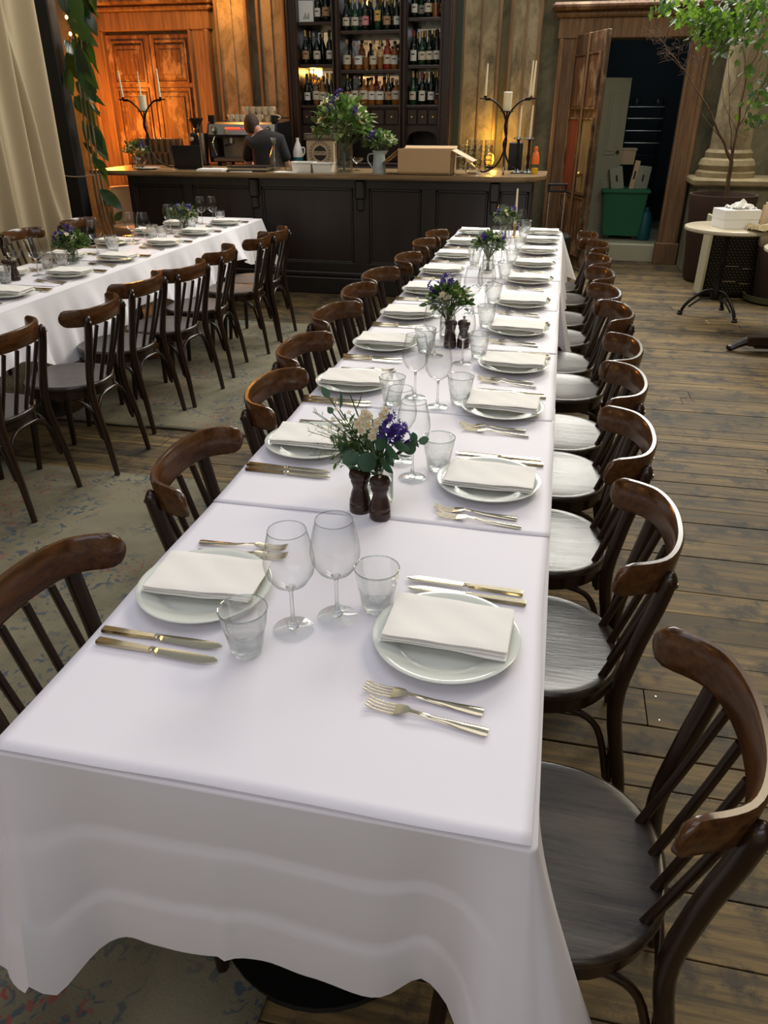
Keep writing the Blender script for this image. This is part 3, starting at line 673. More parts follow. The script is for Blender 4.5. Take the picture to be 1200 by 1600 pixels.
# ------------------------------------------------------------------ coffee machine
Y = 8.86
pa = at(325, 205, Y-.28); pb = at(428, 205, Y-.28); ew = pb.x-pa.x
ecx = (pa.x+pb.x)/2
em = thing('espresso_machine', 'steel two group espresso machine with black side panels on the back counter', 'coffee machine', (ecx, Y, CT))
hw = ew/2; k_ = .86
MB().box(-hw, hw, -.22, .25, .05, .10, c=.01).build('drip_tray', 'steel2', em)
for sx in (-1, 1):
    for sy in (-.18, .2): MB().lathe([(.02, 0), (.025, .05), (.02, .052)], 10, (sx*(hw-.06), sy, 0)).build('foot', 'blackplastic', em)
MB().box(-hw+.03, hw-.03, .02, .24, .09, .32, c=.01).build('back_plate', 'steel2', em)
prf = [(-.26, .30), (-.28, .33), (-.24, .43), (-.20, .45), (.25, .45), (.25, .30)]
MB().loft([[(x, y, z) for y, z in prf] for x in (-hw, hw)]).build('hood', 'steel2', em)
for sx in (-1, 1):
    o = MB().loft([[(sx*hw+dx, y, z) for y, z in [(-.24, .05), (-.27, .33), (-.22, .44), (.26, .46), (.28, .05)]] for dx in (0, sx*.022)]).build('side_panel', 'blackplastic', em)
    kb = MB().lathe([(.030, 0), (.028, .03), (.022, .05), (0, .052)], 16).xf(Matrix.Translation((sx*(hw-.07), -.262, .385)) @ Matrix.Rotation(pi/2+.25, 4, 'X')).build('steam_knob', 'blackplastic', em, smooth=40)
    MB().lathe([(.018, .052), (.015, .058), (0, .06)], 12).xf(Matrix.Translation((sx*(hw-.07), -.262, .385)) @ Matrix.Rotation(pi/2+.25, 4, 'X')).build('knob_cap', 'ceramic', kb, smooth=40)
    MB().tube(sm([(sx*(hw-.07), -.25, .33), (sx*(hw-.05), -.29, .24), (sx*(hw-.08), -.28, .12)]), .006).build('steam_wand', 'chrome', em, smooth=60)
    g = MB().lathe([(.038, 0), (.038, .05), (.045, .055), (.045, .07)], 16, (sx*.17, -.15, .24)).build('group_head', 'chrome', em, smooth=40)
    MB().tube([(sx*.17, -.15, .235), (sx*.17, -.33, .225)], .013, 10).build('portafilter', 'blackplastic', em, smooth=60)
for i in range(6):
    MB().box(-hw+.20+i*.03, -hw+.222+i*.03, -.278, -.262, .385, .402, c=.003).build('button', 'redled', em)
    MB().box(hw-.36+i*.03, hw-.338+i*.03, -.278, -.262, .385, .402, c=.003).build('button', 'redled', em)
MB().lathe([(.024, 0), (.024, .006), (.018, .008), (0, .008)], 18).xf(Matrix.Translation((-hw+.20, -.270, .35)) @ Matrix.Rotation(pi/2+.2, 4, 'X')).build('gauge', 'chrome', em, smooth=40)
rail = MB().tube([(-hw, .24, .49), (hw, .24, .49)], .008).box(-hw-.02, -hw+.05, -.22, -.18, .45, .52, c=.004).box(hw-.05, hw+.02, -.22, -.18, .45, .52, c=.004)
rail.build('cup_rail', 'blackplastic', em)
# cups
def mkcup():
    t = thing('coffee_cup'); MB().shell([(0, .002), (.022, .002), (.024, 0), (.022, .004), (.034, .03), (.038, .062), (.035, .062), (.031, .03), (.02, .008), (0, .008)], 18).build('cup', 'ceramic', t, smooth=50)
    MB().tube(sm([(.034, 0, .052), (.055, 0, .05), (.058, 0, .03), (.034, 0, .02)]), .005, 6).build('handle', 'ceramic', t, smooth=60); return Proto(t)
cup = mkcup()
tops = CT+.452
ci = 0
for j, (us, zz) in enumerate((([362, 371, 380], 0), ([395, 405], 0), ([385, 395, 405, 414, 424], .076))):
    for u in us:
        x = at(u, 185, Y-.1).x
        row = ['lower', 'lower', 'upper'][j]
        if j == 2: yy = Y-.08
        else: yy = Y-.10
        lb = '%s cream coffee cup in the %s row on the espresso machine%s' % (ORD[[362, 371, 380, 395, 405].index(u) if j < 2 else us.index(u)], row, ', counted from left')
        cup.put((x, yy, tops+zz), R.uniform(-.9, .6), lb, 'cups stacked on the espresso machine', scale=(1.2, 1.2, 1.2))
for u in (387, 414, 424):   # lower row cups that carry the upper ones
    x = at(u, 185, Y-.1).x
    cup.put((x, Y-.02, tops), .3, 'cream coffee cup at the back of the lower row, %s from left' % ORD[(387, 414, 424).index(u)], 'cups stacked on the espresso machine')
# grinder
p = at(301, 222, 8.62)
g = thing('coffee_grinder', 'black and steel coffee grinder with dark hopper on the back counter', 'grinder', (p.x, 8.78, CT))
MB().box(-.085, .06, -.10, .12, 0, .03, c=.01).box(-.085, .03, -.07, .10, .03, .34, c=.02).build('body', 'blackplastic', g)
MB().lathe([(.038, .02), (.055, .20), (.058, .32), (.058, .34), (0, .34)], 20, (.07, -.03, 0)).build('doser', 'steel2', g, smooth=40)
MB().lathe([(.03, .34), (.035, .37), (.03, .39), (.085, .48), (.085, .49), (0, .495)], 22, (-.01, 0, 0)).build('hopper', simple('smoked_plastic', (.03, .018, .012), .25), g, smooth=40)
MB().lathe([(.022, 0), (.020, .02), (0, .022)], 16).xf(Matrix.Translation((-.045, -.07, .28)) @ Matrix.Rotation(pi/2, 4, 'X')).build('dial', 'ceramic', g, smooth=40)
MB().tube([(.07, -.09, .05), (.07, -.14, .04)], .01).build('spout', 'chrome', g)
# upturned glasses on the left of the back counter
def mktumbler(n=20, mat='glass3', lo=True):
    t = thing('tumbler')
    flute = lambda a, z: 1-(.055*abs(cos(a*4.5)) if .006 < z < .062 else 0)
    MB().shell([(0, .004), (.024, .003), (.027, 0), (.030, .008), (.036, .045), (.040, .062), (.044, .094), (.0425, .095), (.0385, .064), (.030, .020), (.022, .014), (0, .013)], 54 if n > 14 else 12, sq=flute if n > 14 else None).build('body', mat, t, smooth=60)
    MB().shell([(.0446, .0915), (.0452, .0935), (.0440, .0955), (.0424, .0945)], 24 if n > 14 else 12).build('rim', thinrim, t, smooth=60)
    MB().lathe([(.023, .001), (.026, .006), (.022, .013), (0, .011)], 18 if n > 14 else 10).build('base', basegl, t, smooth=60)
    return Proto(t)
thinrim = thin_glass('glass_rim', (.74, .78, .77), (.50, .54, .53), .04, 1.7, .16)
basegl = solid_glass('glass_base', .25)
hi = thing('highball_glass'); MB().shell([(0, .004), (.03, .002), (.031, 0), (.036, .14), (.0345, .14), (.029, .01), (0, .01)], 14).build('body', 'frost', hi, smooth=50); hi = Proto(hi)
for r0 in range(2):
    for i in range(9 if r0 == 0 else 8):
        x = at(218+i*8.6+r0*4, 262, 8.66+r0*.09).x
        hi.put((x, 8.67+r0*.09, CT+.142), 0, 'upturned highball glass, %s from left in the lower %s row behind the laptop' % (ORD[i], ['front', 'back'][r0]), 'upturned highball glasses on the back counter', rot=(pi, 0, 0))
for r0 in range(2):
    for i in range(8 if r0 == 0 else 7):
        x = at(218+i*9.4+r0*4, 240, 8.67+r0*.09).x
        hi.put((x, 8.67+r0*.09, CT+.142+.142), 0, 'upturned highball glass, %s from left in the upper %s row behind the laptop' % (ORD[i], ['front', 'back'][r0]), 'upturned highball glasses on the back counter', rot=(pi, 0, 0))
# right: stacks of tumblers and small upturned glasses
st = mktumbler(12, 'bglass')
for si, u in enumerate((721, 735, 746, 762)):
    x = at(u, 262, 8.75).x
    for k in range(5 if si else 4):
        st.put((x+R.uniform(-.003, .003), 8.74, CT+k*.047), 0, 'stacked clear tumbler, %s from bottom, %s stack left of the amber lamp' % (ORD[k], ['leftmost', 'second', 'third', 'rightmost'][si]), 'stacked tumblers on the back counter', scale=(1.05, 1.05, 1.05))
sg = thing('shot_glass'); MB().shell([(0, .003), (.024, .002), (.025, 0), (.034, .09), (.0325, .09), (.022, .008), (0, .008)], 12).build('body', 'bglass', sg, smooth=50); sg = Proto(sg)
for i in range(8):
    x = at(643+i*10, 228, 8.75).x
    sg.put((x, 8.70, 1.19), 0, 'small clear glass on the wire rack behind the cardboard box, %s from left' % ORD[i], 'small glasses on the wire rack', rot=(pi, 0, 0)).location.z = 1.19+.092
rk = thing('glass_rack', 'steel wire rack raising small glasses behind the cardboard box', 'rack', (at(680, 228, 8.75).x, 8.70, CT))
MB().box(-.37, .37, -.06, .06, .130, .136, c=.001).build('rack_top', 'steel2', rk)
for sx in (-.36, 0, .36):
    for sy in (-.05, .05): MB().tube([(sx, sy, 0), (sx, sy, .132)], .005, 6).build('rack_leg', 'steel2', rk)
# amber lamp
p = at(770, 240, 9.45)
t = thing('amber_lamp', 'small amber glass lamp glowing at the wall behind the candelabra', 'lamp', (p.x, 9.10, CT))
MB().lathe([(.045, 0), (.045, .02), (.02, .03), (0, .03)], 18).build('base', 'iron', t, smooth=40)
MB().lathe([(.0, .03), (.035, .04), (.048, .08), (.04, .13), (.02, .15), (0, .155)], 18).build('glass_shade', 'bulb_soft', t, smooth=60)
tag(MB().box(-.07, .07, -.05, .05, CT, CT+.27, c=.006).box(-.05, .05, -.056, -.05, CT+.05, CT+.12, c=.002).box(-.10, .10, -.12, .12, 0, CT, c=.01).build('till_stand', 'blackplastic', loc=(at(806, 230, 8.7).x, 8.75, 0)), 'black upright machine on a shelf behind the candlesticks', 'machine')

# ------------------------------------------------------------------ things on the bar
def candelabra(name, loc, rz, label):
    t = thing(name, label, 'candelabra', loc, rz)
    H = .74
    stem = sm([(0, 0, .18), (.012, .01, .28), (-.010, -.006, .38), (.006, .004, .46)], 5)
    MB().tube(stem, .010, 8).build('stem', 'iron', t, smooth=60)
    MB().tube(sm([(.012, 0, .16), (-.014, .008, .24), (.012, -.01, .33), (-.006, .004, .42)], 5), .007, 8).build('twisted_rod', 'iron', t, smooth=60)
    for k in range(3):
        a = 2*pi*k/3+.5
        d = Vector((cos(a), sin(a), 0))
        MB().tube(sm([d*.0+Vector((0, 0, .26)), d*.015+Vector((0, 0, .16)), d*.08+Vector((0, 0, .06)), d*.19+Vector((0, 0, .008)), d*.24+Vector((0, 0, .012))], 6), .008, 8).build('leg', 'iron', t, smooth=60)
    tips = []
    for sx in (-1, 1):
        pts = sm([(0, 0, .40), (sx*.03, 0, .50), (sx*.12, 0, .59), (sx*.20, 0, .60)], 6)
        MB().tube(pts, .008, 8).build('arm', 'iron', t, smooth=60)
        MB().lathe([(0, 0), (.045, .004), (.05, .012), (.012, .014), (.013, .03), (0, .03)], 18, (sx*.20, 0, .60)).build('drip_pan', 'iron', t, smooth=30); tips.append((sx*.20, 0, .62))
    MB().tube([(0, 0, .42), (0, .01, .50)], .007).build('centre_rod', 'iron', t)
    MB().lathe([(0, 0), (.06, .004), (.065, .010), (0, .012)], 20, (0, .01, .50)).build('centre_plate', 'iron', t, smooth=30)
    return t
def taperc(loc, h, label, tilt=(0, 0), r_=.011):
    t = thing('taper_candle', label, 'candle', loc); t.rotation_euler = (tilt[0], tilt[1], 0)
    MB().lathe([(r_, 0), (r_*.95, h*.2), (r_*.55, h*.96), (.002, h), (0, h)], 12).build('wax', 'wax', t, smooth=50)
    MB().tube([(0, 0, h-.002), (.002, 0, h+.010)], .0012, 5).build('wick', 'ink', t)
def pillar(loc, h, label):
    t = thing('pillar_candle', label, 'candle', loc)
    MB().lathe([(.036, 0), (.037, .01), (.036, h*.9), (.038, h), (.030, h+.004), (.024, h-.012), (0, h-.014)], 20, sq=lambda a, z: 1+(.06*sin(a*2+1) if z > h*.8 else 0)).build('wax', 'wax', t, smooth=50)
    MB().tube([(0, 0, h-.014), (.002, 0, h)], .0015, 5).build('wick', 'ink', t)
bp_ = on(214, 258, BT); bp_ = Vector((-4.10, 7.62, BT))
candelabra('candelabra', bp_, .0, 'black twisted iron candelabra with three candles on the left end of the bar')
p0 = Vector(bp_)
taperc(p0+Vector((-.20, 0, .62)), .24, 'thin ivory taper on the left arm of the left candelabra', (0, -.03))
taperc(p0+Vector((.20, 0, .62)), .25, 'thin ivory taper on the right arm of the left candelabra', (0, 0))
taperc(p0+Vector((-.03, .055, .512)), .34, 'tall ivory taper behind the thick candle of the left candelabra', (0, -.02), .009)
pillar(p0+Vector((.0, .01, .512)), .13, 'thick ivory pillar candle at the centre of the left candelabra')
bp2 = Vector((-.53, 7.62, BT))
candelabra('candelabra', bp2, .12, 'black twisted iron candelabra with candles near the rounded right end of the bar')
q = lambda x, y, z: bp2+Matrix.Rotation(.12, 3, 'Z') @ Vector((x, y, z))
taperc(q(-.20, 0, .62), .26, 'tall ivory taper on the left arm of the right candelabra', (0, .02))
taperc(q(.19, -.006, .62), .28, 'left one of two ivory tapers on the right arm of the right candelabra', (0, .03))
taperc(q(.216, .012, .62), .28, 'right one of two ivory tapers on the right arm of the right candelabra', (0, .03))
pillar(q(0, .01, .512), .145, 'thick ivory pillar candle at the centre of the right candelabra')
for (u, nm, hh) in ((807, 'left', .30), (824, 'right', .30)):
    x = at(u, 262, 7.66).x
    t = thing('candlestick', '%s one of two black candlesticks beside the orange bottle' % nm, 'candlestick', (x, 7.66, BT))
    MB().lathe([(.055, 0), (.055, .008), (.025, .022), (.012, .04), (.016, .06), (.010, .09), (.018, .13), (.011, .17), (.012, hh-.03), (.02, hh-.02), (.045, hh-.012), (.045, hh-.004), (.014, hh), (0, hh)], 20).build('stick', 'iron', t, smooth=35)
    MB().lathe([(.0455, hh-.013), (.047, hh-.008), (.0455, hh-.003)], 20).build('drip_rim', 'chrome', t, smooth=35)
    taperc((x, 7.66, BT+hh), .26, 'ivory taper in the %s black candlestick near the orange bottle' % nm, (0, .02), .011)
p = on(832, 268, BT)
t = thing('juice_bottle', 'plastic bottle with orange sleeve and yellow juice at right end of bar', 'bottle', (-.24, 7.60, BT))
MB().lathe([(.028, 0), (.030, .005), (.030, .05), (0, .05)], 18).build('juice', 'yellow', t, smooth=50)
MB().lathe([(.031, .0), (.032, .05), (.030, .07), (.031, .08), (.031, .085)], 18).build('body', 'bott_clear', t, smooth=50)
MB().lathe([(.0325, .082), (.0335, .13), (.024, .175), (.015, .19), (.015, .20), (0, .20)], 18).build('sleeve', 'orange', t, smooth=50)
MB().lathe([(.017, .20), (.017, .225), (0, .227)], 14).build('cap', 'orange', t, smooth=40)
# cardboard box with open flaps
t = thing('cardboard_box', 'open brown cardboard box with raised flaps on the bar', 'box', (-1.21, 7.42, BT))
W_, D_, H_ = .245, .17, .20
bx = MB()
bx.box(-W_, W_, -D_, -D_+.005, 0, H_).box(-W_, W_, D_-.005, D_, 0, H_).box(-W_, -W_+.005, -D_, D_, 0, H_).box(W_-.005, W_, -D_, D_, 0, H_).box(-W_, W_, -D_, D_, 0, .006)
bx.build('body', 'cardboard', t)
MB().box(-W_+.004, W_-.012, -D_-.012, -D_-.004, .02, .215, c=.001).build('front_flap', 'cardboard', t)
MB().loft([[(W_, -D_, H_), (W_, D_-.03, H_), (W_+.19, D_-.03, H_-.09), (W_+.19, -D_+.01, H_-.09)], [(W_, -D_, H_+.005), (W_, D_-.03, H_+.005), (W_+.19, D_-.03, H_-.085), (W_+.19, -D_+.01, H_-.085)]]).build('right_flap', 'cardboard2', t)
MB().loft([[(-W_, -D_, H_), (-W_, D_, H_), (-W_-.15, D_, H_-.11), (-W_-.15, -D_, H_-.11)], [(-W_, -D_, H_+.005), (-W_, D_, H_+.005), (-W_-.15, D_, H_-.105), (-W_-.15, -D_, H_-.105)]]).build('left_flap', 'cardboard', t)
MB().loft([[(-W_, D_, H_), (W_, D_, H_), (W_, D_+.06, H_+.02), (-W_, D_+.06, H_+.02)], [(-W_, D_, H_+.005), (W_, D_, H_+.005), (W_, D_+.06, H_+.025), (-W_, D_+.06, H_+.025)]]).build('back_flap', 'cardboard', t)
# plastic tubs, coupe, laptop, papers ...
def openbox(label, cat, loc, w_, d_, h_, mat, rz=0, name='tub', k=.9):
    t = thing(name, label, cat, loc, rz)
    m = MB(); a = taper(m, -w_, w_, -d_, d_, 0, h_, k)
    m2 = MB().loft([[(-w_*k, -d_*k, 0), (w_*k, -d_*k, 0), (w_*k, d_*k, 0), (-w_*k, d_*k, 0)], [(-w_, -d_, h_), (w_, -d_, h_), (w_, d_, h_), (-w_, d_, h_)], [(-w_+.006, -d_+.006, h_), (w_-.006, -d_+.006, h_), (w_-.006, d_-.006, h_), (-w_+.006, d_-.006, h_)], [(-w_*k+.006, -d_*k+.006, .006), (w_*k-.006, -d_*k+.006, .006), (w_*k-.006, d_*k-.006, .006), (-w_*k+.006, d_*k-.006, .006)]])
    m2.build('body', mat, t)
    MB().box(-w_-.008, w_+.008, -d_-.008, -d_+.004, h_-.006, h_+.002).box(-w_-.008, w_+.008, d_-.004, d_+.008, h_-.006, h_+.002).box(-w_-.008, -w_+.004, -d_, d_, h_-.006, h_+.002).box(w_-.004, w_+.008, -d_, d_, h_-.006, h_+.002).build('rim', mat, t)
    return t
openbox('white plastic tub, left of a pair, on the bar in front of the printed carton', 'tub', (-2.40, 7.42, BT), .095, .08, .085, 'whiteplastic')
openbox('white plastic tub holding dark items, right of a pair, touching the tall vase', 'tub', (-2.205, 7.42, BT), .088, .08, .08, 'whiteplastic')
p = on(549, 268, BT)
t = thing('coupe_glass', 'clear cut glass coupe between the tall vase and the blue jug', 'glass', (-1.94, 7.66, BT))
MB().shell([(0, .004), (.035, .003), (.036, 0), (.006, .01), (.006, .06), (.03, .075), (.06, .095), (.066, .115), (.064, .115), (.05, .09), (0, .072)], 24, sq=lambda a, z: 1+(.03*cos(a*12) if z > .07 else 0)).build('body', 'bglass', t, smooth=40)
lp = thing('laptop', 'open black laptop with its back turned, on the left half of the bar', 'laptop', (at(294, 262, 7.5).x, 7.52, BT))
MB().box(-.155, .155, 0, .21, 0, .014, c=.004).build('base', 'screen', lp)
MB().box(-.155, .155, -.004, .004, 0, .215, c=.003).xf(Matrix.Rotation(rad(6), 4, 'X')).build('lid', 'screen', lp)
MB().box(-.155, -.152, -.007, .007, .0, .215).xf(Matrix.Rotation(rad(6), 4, 'X')).box(.153, .158, -.02, -.001, 0, .21).build('lid_edge', 'steel2', lp)
tag(MB().box(-.13, .13, -.08, .08, 0, .012, c=.002).box(-.12, .13, -.07, .08, .012, .020).build('magazine', 'paper', loc=(at(330, 262, 7.35).x-.0, 7.36, BT)), 'open printed magazine lying in front of the laptop', 'magazine').rotation_euler = (0, 0, .05)
tag(MB().box(-.13, .13, -.08, .08, 0, .006).build('paper_sheet', 'paper', loc=(at(352, 264, 7.3).x+.16, 7.34, BT)), 'loose white paper sheets between magazine and black folders', 'paper').rotation_euler = (0, 0, -.15)
tag(MB().box(-.11, .11, -.07, .07, 0, .004).build('paper_sheet', 'paper', loc=(at(440, 268, 7.3).x+.04, 7.33, BT)), 'white paper sheet on the bar in front of the carafe', 'paper')
t = thing('folder_stack', 'stack of black folders with paper edges on the bar before the barista', 'folders', (at(388, 265, 7.35).x, 7.40, BT), .03)
MB().box(-.20, .20, -.12, .12, 0, .014, c=.002).build('lower_folder', 'blackplastic', t); MB().box(-.16, .205, -.11, .12, .014, .036, c=.002).build('pages', 'steel2', t); MB().box(-.19, .205, -.115, .12, .036, .048, c=.002).build('upper_folder', 'blackplastic', t)
MB().box(-.19, -.17, -.12, -.09, .048, .056).build('green_tab', 'foliage_l', t)
t = thing('plate_pile', 'white plate lying on the bar before the left candelabra', 'plate', (-4.03, 7.42, BT))
MB().lathe([(.06, 0), (.10, .008), (.125, .014), (.124, .017), (.09, .012), (0, .01)], 28).build('plate', 'china', t, smooth=50)
tag(MB().box(-.09, .09, -.05, .05, 0, .008, c=.002).build('notebook', 'cardboard', loc=(-3.80, 7.38, BT)), 'thin brown notebook left of the laptop magazine', 'notebook')
cf = thing('carafe', 'clear glass carafe standing between folders and small tumbler', 'carafe', (at(432, 262, 7.55).x, 7.52, BT))
MB().shell([(0, .004), (.048, .003), (.05, 0), (.052, .02), (.050, .13), (.020, .20), (.018, .24), (.036, .285), (.034, .285), (.016, .24), (.018, .2), (.047, .13), (.048, .02), (0, .012)], 24).build('body', 'bglass', cf, smooth=50)
MB().lathe([(.0, .014), (.046, .014), (.046, .10), (0, .10)], 24).build('water', 'glass', cf, smooth=40)
p = on(450, 266, BT)
tm = thing('tumbler', 'small clear tumbler beside the carafe', 'glass', (at(451, 262, 7.45).x, 7.44, BT))
MB().shell([(0, .006), (.028, .004), (.03, 0), (.034, .085), (.0325, .085), (.027, .01), (0, .012)], 18).build('body', 'bglass', tm, smooth=50)
# milk bottle and printed carton behind
t = thing('milk_bottle', 'pale plastic milk bottle with blue label behind the carafe', 'bottle', (at(452, 240, 8.4).x, 8.70, CT))
MB().lathe([(.05, 0), (.055, .01), (.055, .16), (.045, .2), (.02, .26), (.018, .27), (.018, .30), (0, .30)], 18).build('body', 'whiteplastic', t, smooth=50)
MB().lathe([(.0562, .04), (.0562, .11)], 18).build('label', 'teal', t, smooth=50)
MB().tube(sm([(.04, 0, .2), (.075, 0, .2), (.075, 0, .15), (.05, 0, .12)]), .008).build('handle', 'whiteplastic', t, smooth=50)
pc = at(484, 250, 8.3)
t = thing('printed_carton', 'brown printed carton with round black emblem behind the white tubs', 'box', (pc.x, 8.36, 0))
t.location = (pc.x, 8.75, CT)
cw, ch = .155, .345
MB().box(-cw, cw, -.06, .06, 0, ch-.06, c=.002).build('body', 'cardboard2', t)
MB().box(-cw-.02, cw+.02, -.075, .075, ch-.065, ch, c=.003).build('lid', simple('grey_printed_card', (.10, .085, .06), .7), t)
dm = MB().lathe([(.088, 0), (.088, .001), (.084, .001)], 36).xf(Matrix.Translation((0, -.061, .155)) @ Matrix.Rotation(pi/2, 4, 'X'))
mb = MB()
for i in range(40):
    a0, a1 = 2*pi*i/40, 2*pi*(i+1)/40
    for r0, r1 in ((.118, .122), (.095, .098)):
        mb.add([(r0*cos(a0), -.0615, .15+r0*sin(a0)), (r1*cos(a0), -.0615, .15+r1*sin(a0)), (r1*cos(a1), -.0615, .15+r1*sin(a1)), (r0*cos(a1), -.0615, .15+r0*sin(a1))], [(0, 1, 2, 3)])
for i in range(22):
    a = 2*pi*i/22
    mb.add([((.108+dr)*cos(a+da), -.0615, .15+(.108+dr)*sin(a+da)) for dr, da in ((-.006, -.04), (-.006, .05), (.006, .04), (.006, -.05))], [(0, 1, 2, 3)])
mb.build('emblem_ring', 'ink', t)
hexa = [(.075*cos(a)*(1.0 if abs(cos(a)) > .1 else 1.0), .15+.075*sin(a)) for a in [pi/2+i*pi/10 for i in range(20)]]
hexa = [(x, .15+(z-.15)*(1.06 if i in (0, 10) else .95)) for i, (x, z) in enumerate(hexa)]
MB().add([(x, -.0618, z) for x, z in hexa], [tuple(range(20))]).build('emblem_disc', 'ink', t)
MB().add([(x, -.0622, z) for x, z in ((-.07, .132), (.07, .132), (.07, .170), (-.07, .170))], [(0, 1, 2, 3)]).build('emblem_band', 'cardboard2', t)
def text(s, size, loc, mat, parent, name='lettering', rot=(pi/2, 0, 0), sx=1):
    cu = bpy.data.curves.new(name, 'FONT'); cu.body = s; cu.size = size; cu.align_x = 'CENTER'; cu.align_y = 'CENTER'; cu.extrude = .0004; cu.materials.append(M[mat])
    o0 = bpy.data.objects.new(name, cu); me = bpy.data.meshes.new_from_object(o0); bpy.data.objects.remove(o0); me.materials.clear(); me.materials.append(M[mat]); o = bpy.data.objects.new(name, me); C.objects.link(o); o.parent = parent; o.location = loc; o.rotation_euler = rot; o.scale = (sx, 1, 1); return o
text('EMPORIO', .036, (0, -.063, .151), 'ink', t, sx=.82)
text('COFFEE ROASTERS', .034, (0, -.0765, ch-.033), 'cardboard2', t, sx=.95)
tag(MB().box(-.07, .10, -.05, .05, 0, .045, c=.003).box(-.03, .0, -.052, -.048, .012, .03).build('small_carton', 'cardboard', loc=(pc.x-.02, 8.75, CT+ch)), 'small orange-brown carton on top of the printed carton', 'box')
# tilted metal tray / stand by the right candelabra
t = thing('metal_stand', 'small tilted steel stand in front of the right candelabra foot', 'stand', (-.80, 7.50, BT))
MB().box(-.075, .075, -.04, .04, -.004, .004, c=.001).xf(Matrix.Translation((0, 0, .075)) @ Matrix.Rotation(.62, 4, 'Y')).build('tray', 'chrome', t)
MB().tube(sm([(-.06, -.03, .10), (-.07, -.03, .05), (-.04, -.03, .008), (.05, -.03, .008)]), .004, 6).tube(sm([(-.06, .03, .10), (-.07, .03, .05), (-.04, .03, .008), (.05, .03, .008)]), .004, 6).tube([(.05, -.04, .02), (.05, .04, .02)], .012, 8).build('frame', 'chrome', t, smooth=50)
tag(MB().box(-.22, .22, -.16, .16, 0, .012, c=.003).build('serving_board', 'bartop', loc=(-.60, 7.72, BT-.0)), 'thin pale board under the right candelabra', 'board')
for o in list(C.objects):
    if o.name.startswith('serving_board'): bpy.data.objects.remove(o)

# ------------------------------------------------------------------ barista, bent towards the machine with his back turned
per = thing('person', 'person in black T-shirt bending over the coffee machine, back turned', 'person', (-3.06, 8.26, 0))
def skinned(name, verts, edges, radii, mat, parent, sub=2, root=0):
    me = bpy.data.meshes.new(name); me.from_pydata([tuple(v) for v in verts], edges, []); me.materials.append(M[mat])
    o = bpy.data.objects.new(name, me); C.objects.link(o); o.parent = parent
    md = o.modifiers.new('skin', 'SKIN'); md.use_smooth_shade = True
    if not me.skin_vertices: return o
    for i, r_ in enumerate(radii):
        r_ = r_ if isinstance(r_, tuple) else (r_, r_); me.skin_vertices[0].data[i].radius = r_
        me.skin_vertices[0].data[i].use_root = (i == root)
    s2 = o.modifiers.new('sub', 'SUBSURF'); s2.levels = sub; s2.render_levels = sub
    return o
# joints, local to the feet: x right, y away from the camera
V_ = []; E_ = []; Rr = []
def J(p, r_, par=None):
    V_.append(p); Rr.append(r_)
    if par is not None: E_.append((par, len(V_)-1))
    return len(V_)-1
pelv = J((.04, -.06, .93), (.15, .11)); waist = J((.03, -.04, 1.07), (.145, .10), pelv); chest = J((.0, -.01, 1.24), (.165, .11), waist)
up = J((-.035, .02, 1.36), (.12, .085), chest); nk = J((-.085, .055, 1.395), (.055, .055), up); nk2 = J((-.135, .09, 1.425), (.052, .052), nk)
hd = J((-.18, .12, 1.45), (.066, .070), nk2)
for s in (-1, 1):
    sh = J((-.03+s*.15, .01, 1.34-(.01 if s < 0 else 0)), (.062, .062), up)
    el = J((-.03+s*.23, .03, 1.08), (.042, .042), sh); 
    wr = J((-.02+s*.20, .25, 1.10), (.028, .028), el)
    pm = J((-.02+s*.185, .33, 1.11), (.036, .018), wr)
    for f in range(4):
        ff = J((-.02+s*.185+(f-1.5)*.019, .375+(.01 if f in (1, 2) else 0), 1.115), (.009, .009), pm)
        f2 = J((-.02+s*.185+(f-1.5)*.020, .405+(.012 if f in (1, 2) else 0), 1.10), (.008, .008), ff)
        J((-.02+s*.185+(f-1.5)*.020, .420+(.012 if f in (1, 2) else 0), 1.08), (.007, .007), f2)
    th = J((-.02+s*.185-s*.042, .315, 1.11), (.010, .010), wr); J((-.02+s*.185-s*.055, .35, 1.105), (.008, .008), th)
for s in (-1, 1):
    hp = J((.04+s*.09, -.05, .87), (.088, .088), pelv); kn = J((.04+s*.10, -.02, .50), (.058, .058), hp); an = J((.04+s*.10, -.05, .10), (.040, .040), kn)
    ft = J((.04+s*.105, .08, .05), (.042, .035), an); J((.04+s*.11, .15, .035), (.035, .025), ft)
body = skinned('body', V_, E_, Rr, 'skin', per)
# head: ellipsoid with nose, brow, ears, turned down to the left
def headmesh(mb, sx, sy, sz, hair=False):
    n, m_ = 28, 20; vs = []
    for j in range(m_+1):
        ph = -pi/2+pi*j/m_
        for i in range(n):
            a = 2*pi*i/n; x = cos(ph)*cos(a); y = cos(ph)*sin(a); z = sin(ph)
            rx = sx*(1-.14*max(0, -z)); ry = sy*(1-.05*max(0, -z))
            if not hair:
                if y > .6: 
                    y += .16*math.exp(-((x/.16)**2+((z+.12)/.16)**2)); y -= .06*math.exp(-((abs(x)-.38)/.16)**2-((z-.08)/.1)**2); y += .04*math.exp(-(x/.3)**2-((z+.5)/.1)**2)
                if z < -.5: y += .10
            vs.append((x*rx, y*ry, z*sz))
    fs = [(j*n+i, j*n+(i+1) % n, (j+1)*n+(i+1) % n, (j+1)*n+i) for j in range(m_) for i in range(n)]
    return mb.add(vs, fs)
HM = Matrix.Translation((-.215, .135, 1.470)) @ Matrix.Rotation(rad(24), 4, 'Z') @ Matrix.Rotation(rad(-46), 4, 'X')
hm = MB(); headmesh(hm, .076, .096, .115)
